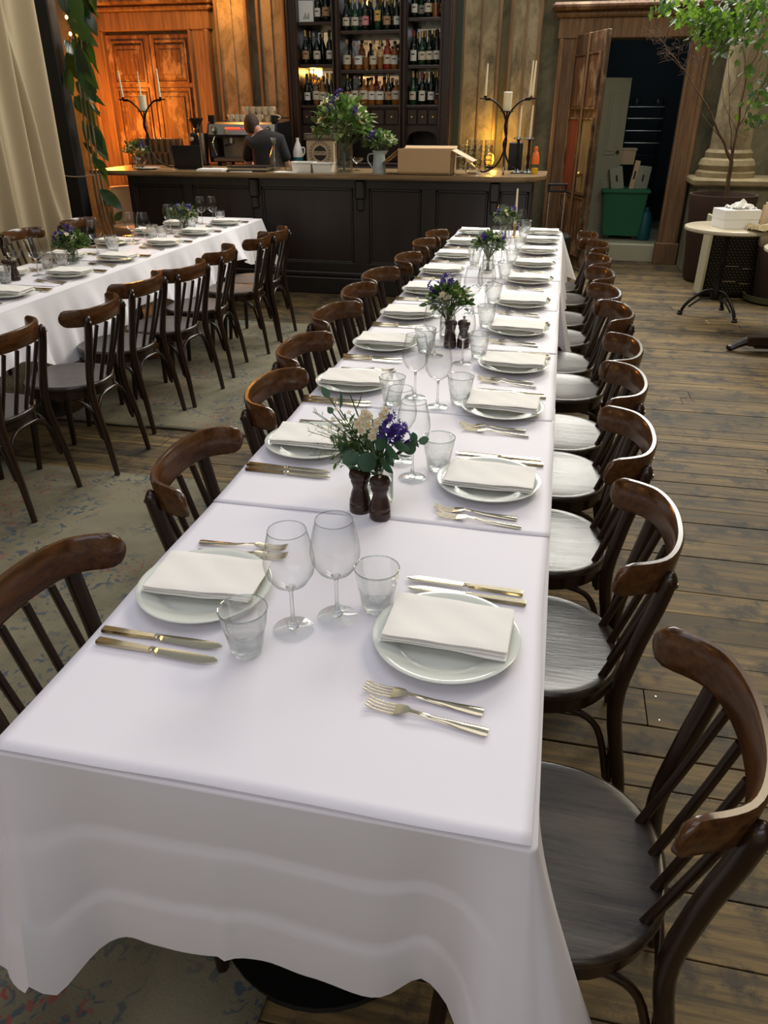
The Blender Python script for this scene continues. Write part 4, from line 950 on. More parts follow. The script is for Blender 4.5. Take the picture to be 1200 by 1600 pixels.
for s in (-1, 1): hm.lathe([(.0, -.006), (.016, -.006), (.02, .002), (.012, .008), (0, .006)], 12, sq=lambda a, z: 1.5 if abs(sin(a)) > .6 else 1).xf(Matrix.Translation((s*.078, -.005, -.01)) @ Matrix.Rotation(pi/2*s, 4, 'Y'), len(hm.v)-60)
hm.xf(HM); ho = hm.build('head', 'skin', per, smooth=0)
for s in (-1, 1):
    MB().lathe([(0, -.01), (.009, -.004), (.010, .0), (.006, .008), (0, .010)], 10).xf(HM @ Matrix.Translation((s*.030, .088, .012)) @ Matrix.Rotation(-pi/2, 4, 'X')).build('eye', 'ink', ho, smooth=0)
MB().box(-.022, .022, .092, .100, -.052, -.047, c=.002).xf(HM).build('mouth', 'label_pink', ho)
hb = MB(); headmesh(hb, .084, .106, .123, True)
hb.v = [(x, y-.010, z+.002) for x, y, z in hb.v]
hb.v = [(x*(.90 if (y > .035 and z < .05) else 1)+.0015*sin(z*300+x*200), y*(.70 if (y > .035 and z < .05) else 1), z*(.92 if z < -.06 else 1)) for x, y, z in hb.v]
hb.xf(HM); hb.build('hair', 'hair', per, smooth=0)
# T-shirt and trousers
TV = [(.04, -.06, .90), (.03, -.04, 1.06), (.0, -.01, 1.23), (-.03, .015, 1.345), (-.065, .045, 1.395), (-.19, .01, 1.325), (.13, .01, 1.335), (-.235, .012, 1.20), (.175, .012, 1.20), (-.25, .03, 1.13), (.195, .03, 1.13)]
TE = [(0, 1), (1, 2), (2, 3), (3, 4), (3, 5), (3, 6), (5, 7), (6, 8), (7, 9), (8, 10)]
skinned('t_shirt', TV, TE, [(.175, .14), (.172, .132), (.190, .132), (.150, .108), (.076, .072), (.086, .084), (.082, .080), (.068, .066), (.068, .066), (.066, .064), (.066, .064)], 'tshirt', per, 2, 0)
PV = [(.04, -.06, .95), (.04, -.06, .90), (-.055, -.05, .84), (.135, -.05, .84), (-.06, -.02, .50), (.14, -.02, .50), (-.06, -.05, .10), (.14, -.05, .10)]
skinned('trousers', PV, [(0, 1), (1, 2), (1, 3), (2, 4), (3, 5), (4, 6), (5, 7)], [(.16, .12), (.15, .12), (.098, .098), (.098, .098), (.074, .074), (.074, .074), (.062, .062), (.062, .062)], 'trousers', per, 2, 0)

# ------------------------------------------------------------------ chairs (origin on the floor below the seat centre, back towards -Y)
def mkchair():
    t = thing('dining_chair')
    # seat
    n = 40; out = []
    for i in range(n):
        a = 2*pi*i/n; e = 2.7; ca, sa = cos(a), sin(a)
        x = .205*abs(ca)**(2/e)*(1 if ca > 0 else -1); y = .205*abs(sa)**(2/e)*(1 if sa > 0 else -1)
        if y < 0: x *= 1-.20*(y/-.205)**2*1.0
        out.append((x, y))
    rings = []
    for k, (f, z) in enumerate([(.90, .437), (.985, .439), (1.0, .445), (1.0, .452), (.985, .459), (.95, .461), (.88, .4585), (.6, .4545), (.3, .453), (.02, .453)]):
        rings.append([(x*f, y*f, z) for x, y in out])
    MB().loft(rings).build('seat', 'seat', t, smooth=60)
    MB().loft([[(x*f, y*f, z) for x, y in out] for f, z in [(.93, .395), (.955, .398), (.955, .438), (.90, .438)]]).build('seat_ring', 'chair', t, smooth=50)
    # top rail: curved band whose rounded ends turn outwards
    half = [(0, -.272), (.057, -.2692), (.114, -.2566), (.157, -.2356), (.1805, -.204), (.193, -.176), (.205, -.155), (.222, -.141)]
    path = sm([(-x, y, 0) for x, y in half[::-1][:-1]]+[(x, y, 0) for x, y in half], 3)
    m_ = len(path)-1; rr = []
    lens = [0]
    for i in range(m_): lens.append(lens[-1]+(path[i+1]-path[i]).length)
    ks = [0, .006, .016, .03, .05]; ks = ks+[.05+(lens[-1]-.10)*i/30 for i in range(1, 30)]+[lens[-1]-k for k in ks[::-1]]
    def along(d):
        for i in range(m_):
            if lens[i+1] >= d-1e-9: t_ = (d-lens[i])/(lens[i+1]-lens[i]); return path[i].lerp(path[i+1], t_), (path[i+1]-path[i]).normalized()
    for d in ks:
        p, tg = along(min(d, lens[-1])); nx, ny = tg.y, -tg.x
        de = min(d, lens[-1]-d); q_ = min(1, de/.040); hh = .0395*max(.04, 1-(1-q_)**2)**.5; tk = .0095*(.45+.55*min(1, de/.015))
        ring = []
        for (u, v) in ((-1, -.80), (-.62, -1), (.62, -1), (1, -.80), (1, .82), (.5, 1), (-.5, 1), (-1, .82)):
            ring.append((p.x+nx*(u*tk+.10*v*hh), p.y+ny*(u*tk+.10*v*hh), .790+v*hh))
        rr.append(ring)
    MB().loft(rr).build('top_rail', 'chair_rail', t, smooth=50)
    for s in (-1, 1):
        pts = sm([(s*.178, -.262, 0), (s*.170, -.235, .20), (s*.158, -.196, .42), (s*.158, -.212, .58), (s*.164, -.240, .72), (s*.167, -.252, .795)], 4)
        rad_ = [.0135+.0065*min(1, i/8) for i in range(len(pts))]; rad_[-1] = .014
        pts.append(pts[-1]+Vector((0, -.002, .009))); rad_.append(.005)
        MB().tube(pts, rad_, 10, sx=.9).build('rear_leg', 'chair', t, smooth=60)
        fp = sm([(s*.150, .140, .40), (s*.158, .150, .25), (s*.172, .168, 0)], 3)
        MB().tube(fp, [.018, .0178, .0172, .0168, .016, .0145, .013], 10).build('front_leg', 'chair', t, smooth=60)
        MB().tube(sm([(s*.160, -.205, .20), (s*.158, -.165, .35), (s*.156, -.09, .392), (s*.156, .04, .392), (s*.158, .118, .35), (s*.164, .146, .20)], 5), .0085, 8).build('side_brace', 'chair', t, smooth=60)
        MB().lathe([(.008, 0), (.008, .004), (.004, .006), (0, .006)], 8).xf(Matrix.Translation((s*.170, -.262, .775)) @ Matrix.Rotation(pi/2, 4, 'X') @ Matrix.Rotation(-s*.5, 4, 'Y')).build('bolt', 'steel2', t)
    MB().tube(sm([(-.158, -.212, .19), (-.150, -.205, .31), (-.09, -.198, .385), (.0, -.198, .398), (.09, -.198, .385), (.150, -.205, .31), (.158, -.212, .19)], 5), .0085, 8).build('rear_brace', 'chair', t, smooth=60)
    MB().tube(sm([(-.160, .150, .22), (-.15, .145, .34), (-.08, .142, .388), (.08, .142, .388), (.15, .145, .34), (.160, .150, .22)], 5), .0085, 8).build('front_brace', 'chair', t, smooth=60)
    for x in (-.108, -.038, .038, .108):
        yb = -.185+.05*(x/.16)**2; yt = -.268+.012*(abs(x)/.108)**2
        MB().tube(sm([(x*.92, yb, .455), (x*.96, (yb+yt)/2-.002, .60), (x, yt, .745)], 4), [.0078]*9, 8, sx=1.3).build('slat', 'chair', t, smooth=60)
    return Proto(t)
chair = mkchair()
G1, G2, G3, G4 = 'chairs along the right side of the long table', 'chairs along the left side of the long table', 'chairs along the near side of the left table', 'chairs behind the left table'
right_c = [(.10, .92, -.04), (.055, 1.52, -.04), (.05, 2.03, 0), (.07, 2.51, 0), (.09, 2.92, -.04), (.10, 3.50, .10), (.07, 3.90, .06), (.065, 4.39, .04), (.07, 4.85, 0), (.085, 5.42, .04), (.03, 5.85, 0)]
for i, (x, y, a) in enumerate(right_c):
    lb = 'dark bentwood chair right of the long table, %s from the near end' % ORD[i]
    if i == 0: lb = 'nearest dark bentwood chair at right with worn orange-brown rail and large bare seat'
    chair.put((x, y, 0), pi/2+a, lb, G1)
left_c = [(-.70, 1.0, 0), (-.665, 1.64, .08), (-.645, 2.21, .08), (-.705, 2.68, 0), (-.735, 3.22, -.08), (-.735, 3.70, .08), (-.73, 4.12, -.08), (-.665, 4.68, .04), (-.665, 5.28, .04), (-.645, 5.71, 0)]
for i, (x, y, a) in enumerate(left_c):
    lb = 'dark bentwood chair left of the long table, %s from the near end' % ORD[i]
    if i == 0: lb = 'nearest dark bentwood chair cut by the left edge beside the long table'
    chair.put((x, y, 0), -pi/2+a, lb, G2)
t2c = [(-2.39, 2.65, 0), (-2.29, 3.15, .06), (-2.365, 3.74, -.05), (-2.30, 4.17, -.10), (-2.325, 4.70, .12), (-2.285, 5.28, .12), (-2.275, 5.63, 0)]
for i, (x, y, a) in enumerate(t2c):
    chair.put((x, y, 0), pi/2+a, 'dark bentwood chair before the left table, %s from the photo edge' % ORD[i], G3)
for i, (x, y) in enumerate([(-3.78, 3.75), (-3.74, 4.45), (-3.72, 5.15), (-3.66, 5.80)]):
    chair.put((x, y, 0), -pi/2, 'dark bentwood chair behind the left table, %s from the photo edge' % ORD[i], G4)

# ------------------------------------------------------------------ tables, cloths
TZ = .75
def table(x, y, sx, sy, label, group):
    t = thing('pedestal_table', label, 'table', (x, y, 0), 0, group)
    MB().box(-sx/2, sx/2, -sy/2, sy/2, .715, .742, c=.004).build('tabletop', 'barwood', t)
    MB().lathe([(.24, 0), (.245, .008), (.24, .016), (.06, .035), (.035, .05), (0, .05)], 36).build('base', 'iron', t, smooth=40)
    MB().lathe([(.034, .04), (.034, .70), (.09, .712), (0, .715)], 16).build('column', 'iron', t, smooth=40)
TX0, TX1 = -.775, .062
ys = [.69, 1.36, 2.65, 3.94, 5.22, 6.50]
for i in range(5): table((TX0+TX1)/2, (ys[i]+ys[i+1])/2-(0 if i else .33*0+.30*0), TX1-TX0-.02, ys[i+1]-ys[i]-.01, 'black pedestal table under the long white cloths, %s from near end' % ORD[i], 'tables making up the long table')
ys2 = [2.0, 3.2, 4.4, 5.6, 6.78]
for i in range(4): table(-2.96, (ys2[i]+ys2[i+1])/2, .66, 1.17, 'black pedestal table under the left table cloth, %s from photo edge' % ORD[i], 'tables making up the left table')
def skirt_cloth(name, x0, x1, y0, y1, drop, label, z0=TZ, corners=(1, 1, 1, 1), amp=(.012, .012, .012, .012), flare=(.02, .02, .02, .02), cdrop=.13, cflare=.13, seed=1, freq=9, mat='cloth', dropf=None, creases=True):
    """cloth with hanging sides; order of sides: front(-y), right(+x), back(+y), left(-x); side with amp None does not hang"""
    rr = random.Random(seed); ph = [rr.uniform(0, 6) for _ in range(8)]
    P = []   # (x, y, nx, ny, side, corner weight)
    rad_ = .012; N_ = 72
    sides = [((x0, y0), (x1, y0), (0, -1)), ((x1, y0), (x1, y1), (1, 0)), ((x1, y1), (x0, y1), (0, 1)), ((x0, y1), (x0, y0), (-1, 0))]
    per_ = 0
    for k, (a, b_, n_) in enumerate(sides):
        L_ = math.dist(a, b_); nn = max(10, int(L_/.016)); ux, uy = (b_[0]-a[0])/L_, (b_[1]-a[1])/L_
        for i in range(nn+1):
            s = rad_+(L_-2*rad_)*i/nn
            P.append((a[0]+ux*s, a[1]+uy*s, n_[0], n_[1], k, s, L_, per_+s))
        nx2, ny2 = sides[(k+1) % 4][2]
        ccx, ccy = b_[0]-ux*rad_-n_[0]*rad_, b_[1]-uy*rad_-n_[1]*rad_
        for j in range(1, 10):
            a_ = j/10*pi/2; dx = n_[0]*cos(a_)+nx2*sin(a_); dy = n_[1]*cos(a_)+ny2*sin(a_)
            P.append((ccx+dx*rad_, ccy+dy*rad_, dx, dy, k if j < 5 else (k+1) % 4, -1-j/10, L_, per_+L_))
        per_ += L_
    n = len(P); nv = 34; vs = []; fs = []
    for j in range(nv+1):
        t_ = j/nv
        for i, (x, y, nx, ny, k, s, L_, S) in enumerate(P):
            if s < 0: dc = 0; ci = (k if (-s-1) < .5 else (k-1) % 4)
            else:
                dc = min(s, L_-s); ci = k if s > L_/2 else (k-1) % 4
            cw_ = math.exp(-(dc/.085)**2)*corners[ci]
            A = amp[k] if amp[k] is not None else 0
            dr = drop[k]*(1+.0)
            dr += cdrop*cw_+ (dropf(k, s, L_) if (dropf and s >= 0) else 0)
            fl_ = flare[k]*t_+A*(t_**1.2)*(sin(freq*S+ph[0])+.6*sin(freq*2.3*S+ph[1])+.3*sin(freq*5.1*S+ph[2]))*(1-cw_)
            notch = -.05*math.exp(-((dc-.14)/.06)**2)*corners[ci]*t_
            off = fl_+cflare*cw_*t_**1.1+notch
            if creases:
                if k == 0: tt = t_*2.75+.05*s; fr_ = tt % 1; off -= .0055*(fr_**2.2 if fr_ < .93 else (1-fr_)/.07*.85)*min(1, t_*6)*(1-cw_)
                for cs in (.43,): 
                    if k in (0,): off += .010*t_*max(0, 1-abs(s-L_*cs)/.014)
            z = z0-dr*t_ if j else z0
            if j == 1: z = z0-.006; off *= .3
            if k == 0 and A: z += 0
            vs.append((x+nx*off, y+ny*off, z))
    for j in range(nv):
        for i in range(n):
            q_ = (i+1) % n; fs.append((j*n+i, j*n+q_, (j+1)*n+q_, (j+1)*n+i))
    # top sheet as a grid with soft waves
    mb = MB().add(vs, fs); mb.add([(p[0], p[1], z0) for p in P], [tuple(range(n))])
    o = mb.build(name, mat, smooth=50, fix=True)
    bm = bmesh.new(); bm.from_mesh(o.data); bmesh.ops.remove_doubles(bm, verts=bm.verts, dist=.0002); bmesh.ops.recalc_face_normals(bm, faces=bm.faces); bm.to_mesh(o.data); bm.free()
    return tag(o, label, 'tablecloth')
GC = 'white cloths hanging from the long table'
def df1(k, s, L_):
    if k == 0:
        xs = [0, .05, .12, .25, .42, .50, .62, .70, .76, .80, .84]; zz = [-.04, .045, .03, .0, -.02, -.005, .02, -.02, -.10, -.06, .05]
        for i in range(10):
            if s <= xs[i+1]: t_ = (s-xs[i])/(xs[i+1]-xs[i]); t_ = t_*t_*(3-2*t_); return zz[i]+(zz[i+1]-zz[i])*t_
        return .05
    return .03*sin(s*6)
o = skirt_cloth('tablecloth', TX0, TX1, .682, 2.40, (.40, .30, .25, .30), 'white tablecloth with creased front drop at the near end', z0=TZ-.004, corners=(1, 0, 0, .5), amp=(.003, .004, 0, .006), flare=(.02, .012, 0, .07), seed=3, freq=7, dropf=df1, cdrop=.20, cflare=.15)
o = skirt_cloth('tablecloth', TX0+.003, TX1-.001, 2.30, 4.30, (.2, .30, .2, .30), 'white tablecloth under the middle of the long table', z0=TZ-.005, corners=(0, 0, 0, 0), amp=(0, .006, 0, .006), flare=(0, .012, 0, .02), seed=5)
o = skirt_cloth('tablecloth', TX0+.002, TX1+.002, 4.22, 6.50, (.25, .30, .36, .30), 'white tablecloth with a flared right corner over the far end of the long table', z0=TZ-.006, corners=(.55, 1, 1, 0), amp=(0, .014, .008, .006), flare=(0, .05, .02, .02), seed=9, cdrop=.06, cflare=.10)
o = skirt_cloth('tablecloth', -3.30, -2.615, 1.95, 6.79, (.3, .30, .34, .28), 'long white tablecloth hanging in folds over the left table', corners=(0, 1, 1, 0), amp=(0, .034, .014, .012), flare=(0, .07, .03, .02), seed=11, freq=9, cdrop=.10, cflare=.08, dropf=lambda k, s, L_: (.05*sin(s*4.0+1)+.035*sin(s*9)) if k == 1 else 0, creases=False)
# overlay sheets
def sheet(x0, x1, y0, y1, z, label, group, seed, rz=0, tilt=0.001):
    rr = random.Random(seed); a = rr.uniform(0, 6); b_ = rr.uniform(0, 6)
    def f(u, v):
        x = x0+(x1-x0)*u; y = y0+(y1-y0)*v; e = min(u, 1-u, v, 1-v)
        return (x+.002*sin(v*9+a), y+.002*sin(u*8+b_), z+.0012*sin(u*9+a)*sin(v*7+b_)*min(1, e*10)+tilt*(1-v)+.0012*(sin(u*23+a)*.5+.5)*(1 if v < .02 else 0))
    o = MB().grid(f, 40, 34).build('table_cover', 'cover', smooth=0, thick=.0012)
    o.rotation_euler = (0, 0, 0); return tag(o, label, 'table cover', group)
ce = [.684, 1.535, 2.265, 3.02, 3.76, 4.50, 5.24, 5.98, 6.505]
for i in range(8):
    lb = 'white paper cover sheet on the long table, %s from the near end' % ORD[i]
    if i == 0: lb = 'nearest white paper cover sheet, its sharp front edge on the near table end'
    sheet(TX0+.001, TX1-.008+(.004 if i % 2 else 0), ce[i]-(.0 if i == 0 else .012), ce[i+1]+(.02 if i == 0 else 0), TZ+.0012+.0008*(8-i if i else 6)*.0+(.0006 if i % 2 else 0), lb, 'white cover sheets on the long table', i+20)
for i in range(6):
    y0 = 2.2+i*.765
    sheet(-3.28, -2.70, y0, y0+.76, TZ+.0022+(.0006 if i % 2 else 0), 'white cover sheet on the left table, %s from the photo edge' % ORD[i], 'white cover sheets on the left table', i+60)
ZT = TZ+.0046

# ------------------------------------------------------------------ place settings
plate = thing('dinner_plate')
MB().lathe([(.0, .004), (.070, .004), (.072, 0), (.076, .003), (.092, .010), (.125, .019), (.1345, .0225), (.1355, .0245), (.134, .0258), (.124, .0228), (.098, .0165), (.090, .0125), (.085, .0095), (.075, .0085), (0, .0085)], 56).build('plate', 'china', plate, smooth=60)
plate = Proto(plate)
def mknapkin(seed):
    rr = random.Random(seed); t = thing('napkin')
    L_, W2 = .112, .066
    for k, z in enumerate((.0, .0055, .011)):
        a = rr.uniform(0, 6); jx, jy, jr = rr.uniform(-.004, .004), rr.uniform(-.003, .003), rr.uniform(-.03, .03)
        vs = []; fs = []; nu, nv = 22, 12
        for s_ in (0, 1):
            for j in range(nv+1):
                for i in range(nu+1):
                    u = -1+2*i/nu; v = -1+2*j/nv; x = u*L_; y = v*W2*(1+.03*sin(u*2+a))
                    edge = max(abs(u), abs(v)); th_ = .0046*(1-(max(0, edge-.86)/.14)**2*.45)
                    zz = z+(th_ if s_ else .0006)+.0014*sin(u*2.4+a)*cos(v*2+a)+.0007*sin(u*7+v*5+a)+(.002*v*v if k == 2 else 0)
                    if abs(u) == 1: y *= 1-.02*s_
                    vs.append((x*cos(jr)-y*sin(jr)+jx, x*sin(jr)+y*cos(jr)+jy, zz))
        w_ = nu+1; o2 = (nu+1)*(nv+1)
        for s_ in (0, 1):
            for j in range(nv):
                for i in range(nu): fs.append((s_*o2+j*w_+i, s_*o2+j*w_+i+1, s_*o2+(j+1)*w_+i+1, s_*o2+(j+1)*w_+i))
        for i in range(nu): fs += [(i, i+1, o2+i+1, o2+i), (nv*w_+i, nv*w_+i+1, o2+nv*w_+i+1, o2+nv*w_+i)]
        for j in range(nv): fs += [(j*w_, (j+1)*w_, o2+(j+1)*w_, o2+j*w_), (j*w_+nu, (j+1)*w_+nu, o2+(j+1)*w_+nu, o2+j*w_+nu)]
        MB().add(vs, fs).build('fold', 'napkin', t, smooth=55)
    return Proto(t)
napk = [mknapkin(k) for k in range(4)]
# fork: length along +X (tines at +X), origin at the middle, resting on handle end and tine curve
def mkfork():
    t = thing('fork'); L_ = .205
    # handle
    st_ = [(-.1025, .0085, .004), (-.095, .0098, .0042), (-.06, .0080, .004), (-.02, .0045, .0045), (.015, .0032, .008), (.028, .0036, .009)]
    rings = [[(x, -w_, z-.0011), (x, -w_*.6, z+.0012), (x, w_*.6, z+.0012), (x, w_, z-.0011), (x, 0, z-.0016)] for x, w_, z in st_]
    rings = [[(a[0], a[1], max(a[2], .0)) for a in r_] for r_ in rings]
    MB().loft(rings).build('handle', 'steel', t, smooth=50)
    st2 = [(.026, .0036, .0090), (.034, .0095, .0078), (.045, .0125, .0052), (.055, .0128, .0032)]
    MB().loft([[(x, -w_, z), (x, 0, z-.0018), (x, w_, z), (x, 0, z+.0004)] for x, w_, z in st2]).build('head', 'steel', t, smooth=60)
    for k in range(4):
        y = -.0108+k*.0072
        MB().tube(sm([(.053, y, .0032), (.07, y, .0022), (.088, y*.98, .0038), (.1025, y*.96, .0088)], 3), [.0015]*9+[.0007], 6).build('tine', 'steel', t, smooth=60)
    return Proto(t)
def mkknife():
    t = thing('table_knife')
    rings = []
    for x, w_, h in [(-.118, .0080, .0030), (-.116, .0092, .0036), (-.06, .0080, .0036), (-.022, .0062, .0034), (-.010, .0058, .0036)]:
        rings.append([(x, -w_, .0036-h*.55+.0), (x, -w_*.75, .0036+h), (x, w_*.75, .0036+h), (x, w_, .0036-h*.55), (x, 0, .0004)])
    MB().loft(rings).build('handle', 'steel', t, smooth=40)
    MB().lathe([(.0062, 0), (.0068, .003), (.0052, .006), (.0066, .009), (.0060, .012)], 12).xf(Matrix.Translation((-.011, 0, .0052)) @ Matrix.Rotation(pi/2, 4, 'Y') @ Matrix.Scale(.7, 4, (1, 0, 0))).build('bolster', 'steel', t, smooth=40)
    bl = []
    n = 12
    for i in range(n+1):
        s = i/n; x = .0+.118*s; top = .0088+.002*sin(s*pi*.8); 
        ya = -top*(1-max(0, (s-.72)/.28)**2*.95); yb = top*(1-max(0, (s-.93)/.07)**2*.6)
        bl.append([(x, ya, .0036), (x, (ya+yb)/2, .0050), (x, yb, .0046), (x, (ya+yb)/2, .0026)])
    MB().loft(bl).build('blade', 'steel', t, smooth=40)
    return Proto(t)
fork = mkfork(); knife = mkknife()
def setting(px, py, side, who, table_nm, gi, first=False, jit=1):
    """side +1: diner at +x (handles towards +x); -1: diner at -x"""
    j = lambda s: R.uniform(-s, s)*jit
    g_ = ' of the %s' % table_nm
    plate.put((px, py, ZT), j(1), 'white plate, %s' % who, 'dinner plates on the %s' % table_nm)
    napk[gi % 4].put((px+.002, py+j(.004)+(.012 if first else 0), ZT+.0265), (-.02 if side > 0 else .03)+j(.03)+(pi if gi % 2 else 0), 'folded white napkin, %s' % who, 'folded napkins on the %s' % table_nm)
    r0 = pi if side > 0 else 0
    fy = -1 if side > 0 else 1
    for k in (0, 1):
        fork.put((px-.005*side+.0*k-(.012*side if not k else 0), py+fy*(.155+.037*k)+j(.004), ZT-.0004), r0+(-.13 if side > 0 else .05)+j(.02)+(.0 if k else .04), 'steel %s fork, %s' % (['inner', 'outer'][k], who), 'forks on the %s' % table_nm)
        knife.put((px+.018*side+.008*k*side*(-1), py-fy*(.158+.033*k)+j(.004), ZT), r0+(-.03 if side > 0 else -.03)+j(.02), 'steel %s knife, %s' % (['inner', 'outer'][k], who), 'knives on the %s' % table_nm, scale=(1.02, 1, 1))
RP = [(-.119, 1.081), (-.103, 1.751), (-.110, 2.312), (-.104, 2.784), (-.116, 3.303), (-.124, 3.82), (-.118, 4.40), (-.112, 4.90), (-.102, 5.40), (-.095, 5.88), (-.085, 6.30)]
LP = [(-.620, 1.141), (-.630, 1.90), (-.645, 2.453), (-.640, 2.958), (-.640, 3.48), (-.640, 4.02), (-.640, 4.56), (-.635, 5.12), (-.635, 5.68), (-.62, 6.22)]
for i, (x, y) in enumerate(RP): setting(x, y, 1, '%s place from near end, right side of long table' % ORD[i], 'long table', i, i == 0)
for i, (x, y) in enumerate(LP): setting(x, y, -1, '%s place from near end, left side of long table' % ORD[i], 'long table', i+1, i == 0)
for i, (x, y) in enumerate([(-2.79, 3.47), (-2.78, 4.02), (-2.775, 4.56), (-2.77, 5.20), (-2.77, 5.74), (-2.77, 6.33)]):
    setting(x, y, 1, '%s place from photo edge, chair side of left table' % ORD[i], 'left table', i)
for i, (x, y) in enumerate([(-3.16, 3.95), (-3.15, 4.55), (-3.15, 5.15), (-3.15, 5.69), (-3.13, 6.17)]):
    setting(x, y, -1, '%s place from photo edge, curtain side of left table' % ORD[i], 'left table', i+1)

# ------------------------------------------------------------------ glasses
def mkwine():
    t = thing('wine_glass')
    MB().shell([(.0, .0022), (.034, .0016), (.0365, .0008), (.0365, .0), (.030, .0028), (.012, .0055), (.0055, .012), (.0036, .03), (.0034, .080), (.0046, .090)], 32).build('foot', 'glass', t, smooth=60)
    MB().shell([(.0046, .090), (.012, .0945), (.030, .108), (.0415, .128), (.0445, .148), (.0425, .170), (.0370, .196), (.0325, .215)], 40).build('bowl', 'glass', t, smooth=60)
    MB().shell([(.0320, .2145), (.0327, .2165), (.0333, .2145)], 36).build('rim', thinrim, t, smooth=60)
    MB().lathe([(.0, .004), (.0095, .0045), (.0105, .008), (.006, .013), (.0034, .03), (.0030, .05), (.0032, .075), (.0052, .0915), (.009, .096), (0, .0965)], 16).build('stem', basegl, t, smooth=60)
    return Proto(t)
wine = mkwine()
tumb = mktumbler()
W_ = [(-.408, 1.066, 'left glass of the nearest pair, behind the nearest left tumbler'), (-.337, 1.12, 'right glass of the nearest pair, in front of the mills'),
 (-.306, 1.758, 'right of the nearest bouquet'), (-.358, 1.85, 'partly hidden behind the nearest bouquet'),
 (-.411, 2.381, 'left of a pair just beyond the nearest bouquet'), (-.322, 2.305, 'right of a pair just beyond the nearest bouquet'),
 (-.422, 2.876, 'left of pair before the second pair of mills'), (-.300, 2.800, 'right of pair before the second pair of mills'),
 (-.352, 3.60, 'left of a pair beyond the second bouquet'), (-.300, 3.72, 'right of a pair beyond the second bouquet'),
 (-.385, 4.25, 'left of a pair before the third bouquet'), (-.317, 4.36, 'right of a pair before the third bouquet'),
 (-.36, 5.00, 'left of a pair beyond the third bouquet'), (-.305, 5.05, 'right of a pair beyond the third bouquet'),
 (-.38, 5.55, 'left of a pair before the farthest bouquet'), (-.30, 5.50, 'right of a pair before the farthest bouquet'),
 (-.255, 5.98, 'tall one right of the ivory table candle'), (-.42, 6.25, 'farthest on the left of the long table')]
for i, (x, y, d_) in enumerate(W_): wine.put((x, y, ZT), R.uniform(0, 6), 'wine glass on long table, %s' % d_, 'wine glasses on the long table', scale=(1.0, 1.0, 1.0) if i > 1 else (1.06, 1.06, 1.0))
Tm = [(-.470, .985, 'left of the nearest pair of wine glasses'), (-.268, 1.165, 'right of the nearest pair of wine glasses'), (-.247, 1.829, 'right of the nearest bouquet by the second right plate'),
 (-.474, 2.303, 'behind the nearest bouquet by the third left plate'), (-.254, 2.357, 'left of the third right plate'), (-.247, 2.90, 'left of the fourth right plate'), (-.468, 2.93, 'by the fourth left plate'),
 (-.262, 3.377, 'left of the fifth right plate'), (-.505, 3.52, 'by the fifth left plate'), (-.272, 3.852, 'left of the sixth right plate'), (-.50, 4.02, 'by the sixth left plate'), (-.262, 4.50, 'left of the seventh right plate'),
 (-.250, 4.95, 'left of the eighth right plate'), (-.48, 4.90, 'by the eighth left plate'), (-.232, 5.50, 'left of the ninth right plate'), (-.225, 5.95, 'left of the tenth right plate'), (-.225, 6.36, 'left of the farthest right plate')]
for i, (x, y, d_) in enumerate(Tm): tumb.put((x, y, ZT), R.uniform(0, 6), 'tumbler on long table, %s' % d_, 'tumblers on the long table')
W2_ = [(-3.10, 3.98), (-2.975, 4.0), (-3.12, 4.63), (-3.02, 4.72), (-3.01, 5.19), (-2.92, 5.20), (-2.98, 5.72), (-2.90, 5.76), (-2.98, 6.31), (-2.90, 6.36)]
for i, (x, y) in enumerate(W2_):
    wine.put((x, y, ZT), R.uniform(0, 6), 'wine glass on left table, %s of %s pair from photo edge' % (['left', 'right'][i % 2], ORD[i//2]), 'wine glasses on the left table')
T2_ = [(-3.064, 4.22), (-2.975, 4.24), (-3.038, 4.93), (-2.945, 4.80), (-3.02, 5.50), (-2.90, 5.42), (-2.96, 6.06), (-3.05, 6.30), (-2.86, 6.42), (-3.10, 3.72), (-3.02, 3.76)]
for i, (x, y) in enumerate(T2_):
    tumb.put((x, y, ZT), R.uniform(0, 6), 'tumbler on left table, %s' % ['left one beside the near bouquet', 'right one before the near bouquet', 'beyond the near bouquet, further one', 'beyond the near bouquet, nearer one', 'beyond the third wine glass pair, further one', 'beyond the third wine glass pair, nearer one', 'right of the far bouquet', 'behind the far bouquet', 'at the far right end', 'at the photo edge, further one', 'at the photo edge, before the mills'][i], 'tumblers on the left table')

# ------------------------------------------------------------------ mills
def mkmill():
    t = thing('pepper_mill')
    MB().lathe([(.0245, 0), (.0265, .003), (.0265, .020), (.0245, .023), (.0262, .026), (.0250, .034), (.0235, .037), (.0215, .050), (.0180, .060), (.0175, .066), (.0200, .074), (.0222, .080), (.0222, .084)], 28).build('body', 'mill', t, smooth=40)
    MB().lathe([(.0212, .0845), (.0215, .088), (.0258, .092), (.0265, .099), (.0245, .106), (.016, .1105), (0, .1115)], 28).build('cap', 'mill', t, smooth=40)
    MB().lathe([(.0055, .111), (.004, .114), (.0036, .118), (.0062, .122), (.0055, .127), (0, .1285)], 14).build('finial', 'steel2', t, smooth=40)
    return Proto(t)
mill = mkmill()
for x, y, s_, d_ in ((-.398, 1.552, 1.0, 'left one of the nearest pair before the nearest bouquet'), (-.343, 1.528, .97, 'right one of the nearest pair before the nearest bouquet'), (-.378, 3.02, 1, 'left one of the pair before the second bouquet'), (-.325, 3.03, 1, 'right one of the pair before the second bouquet'),
                  (-3.075, 3.87, 1, 'left one of the pair on the left table'), (-3.02, 3.85, 1, 'right one of the pair on the left table')):
    mill.put((x, y, ZT), R.uniform(0, 6), 'dark wood pepper mill, %s' % d_, 'dark wooden mills', scale=s_)

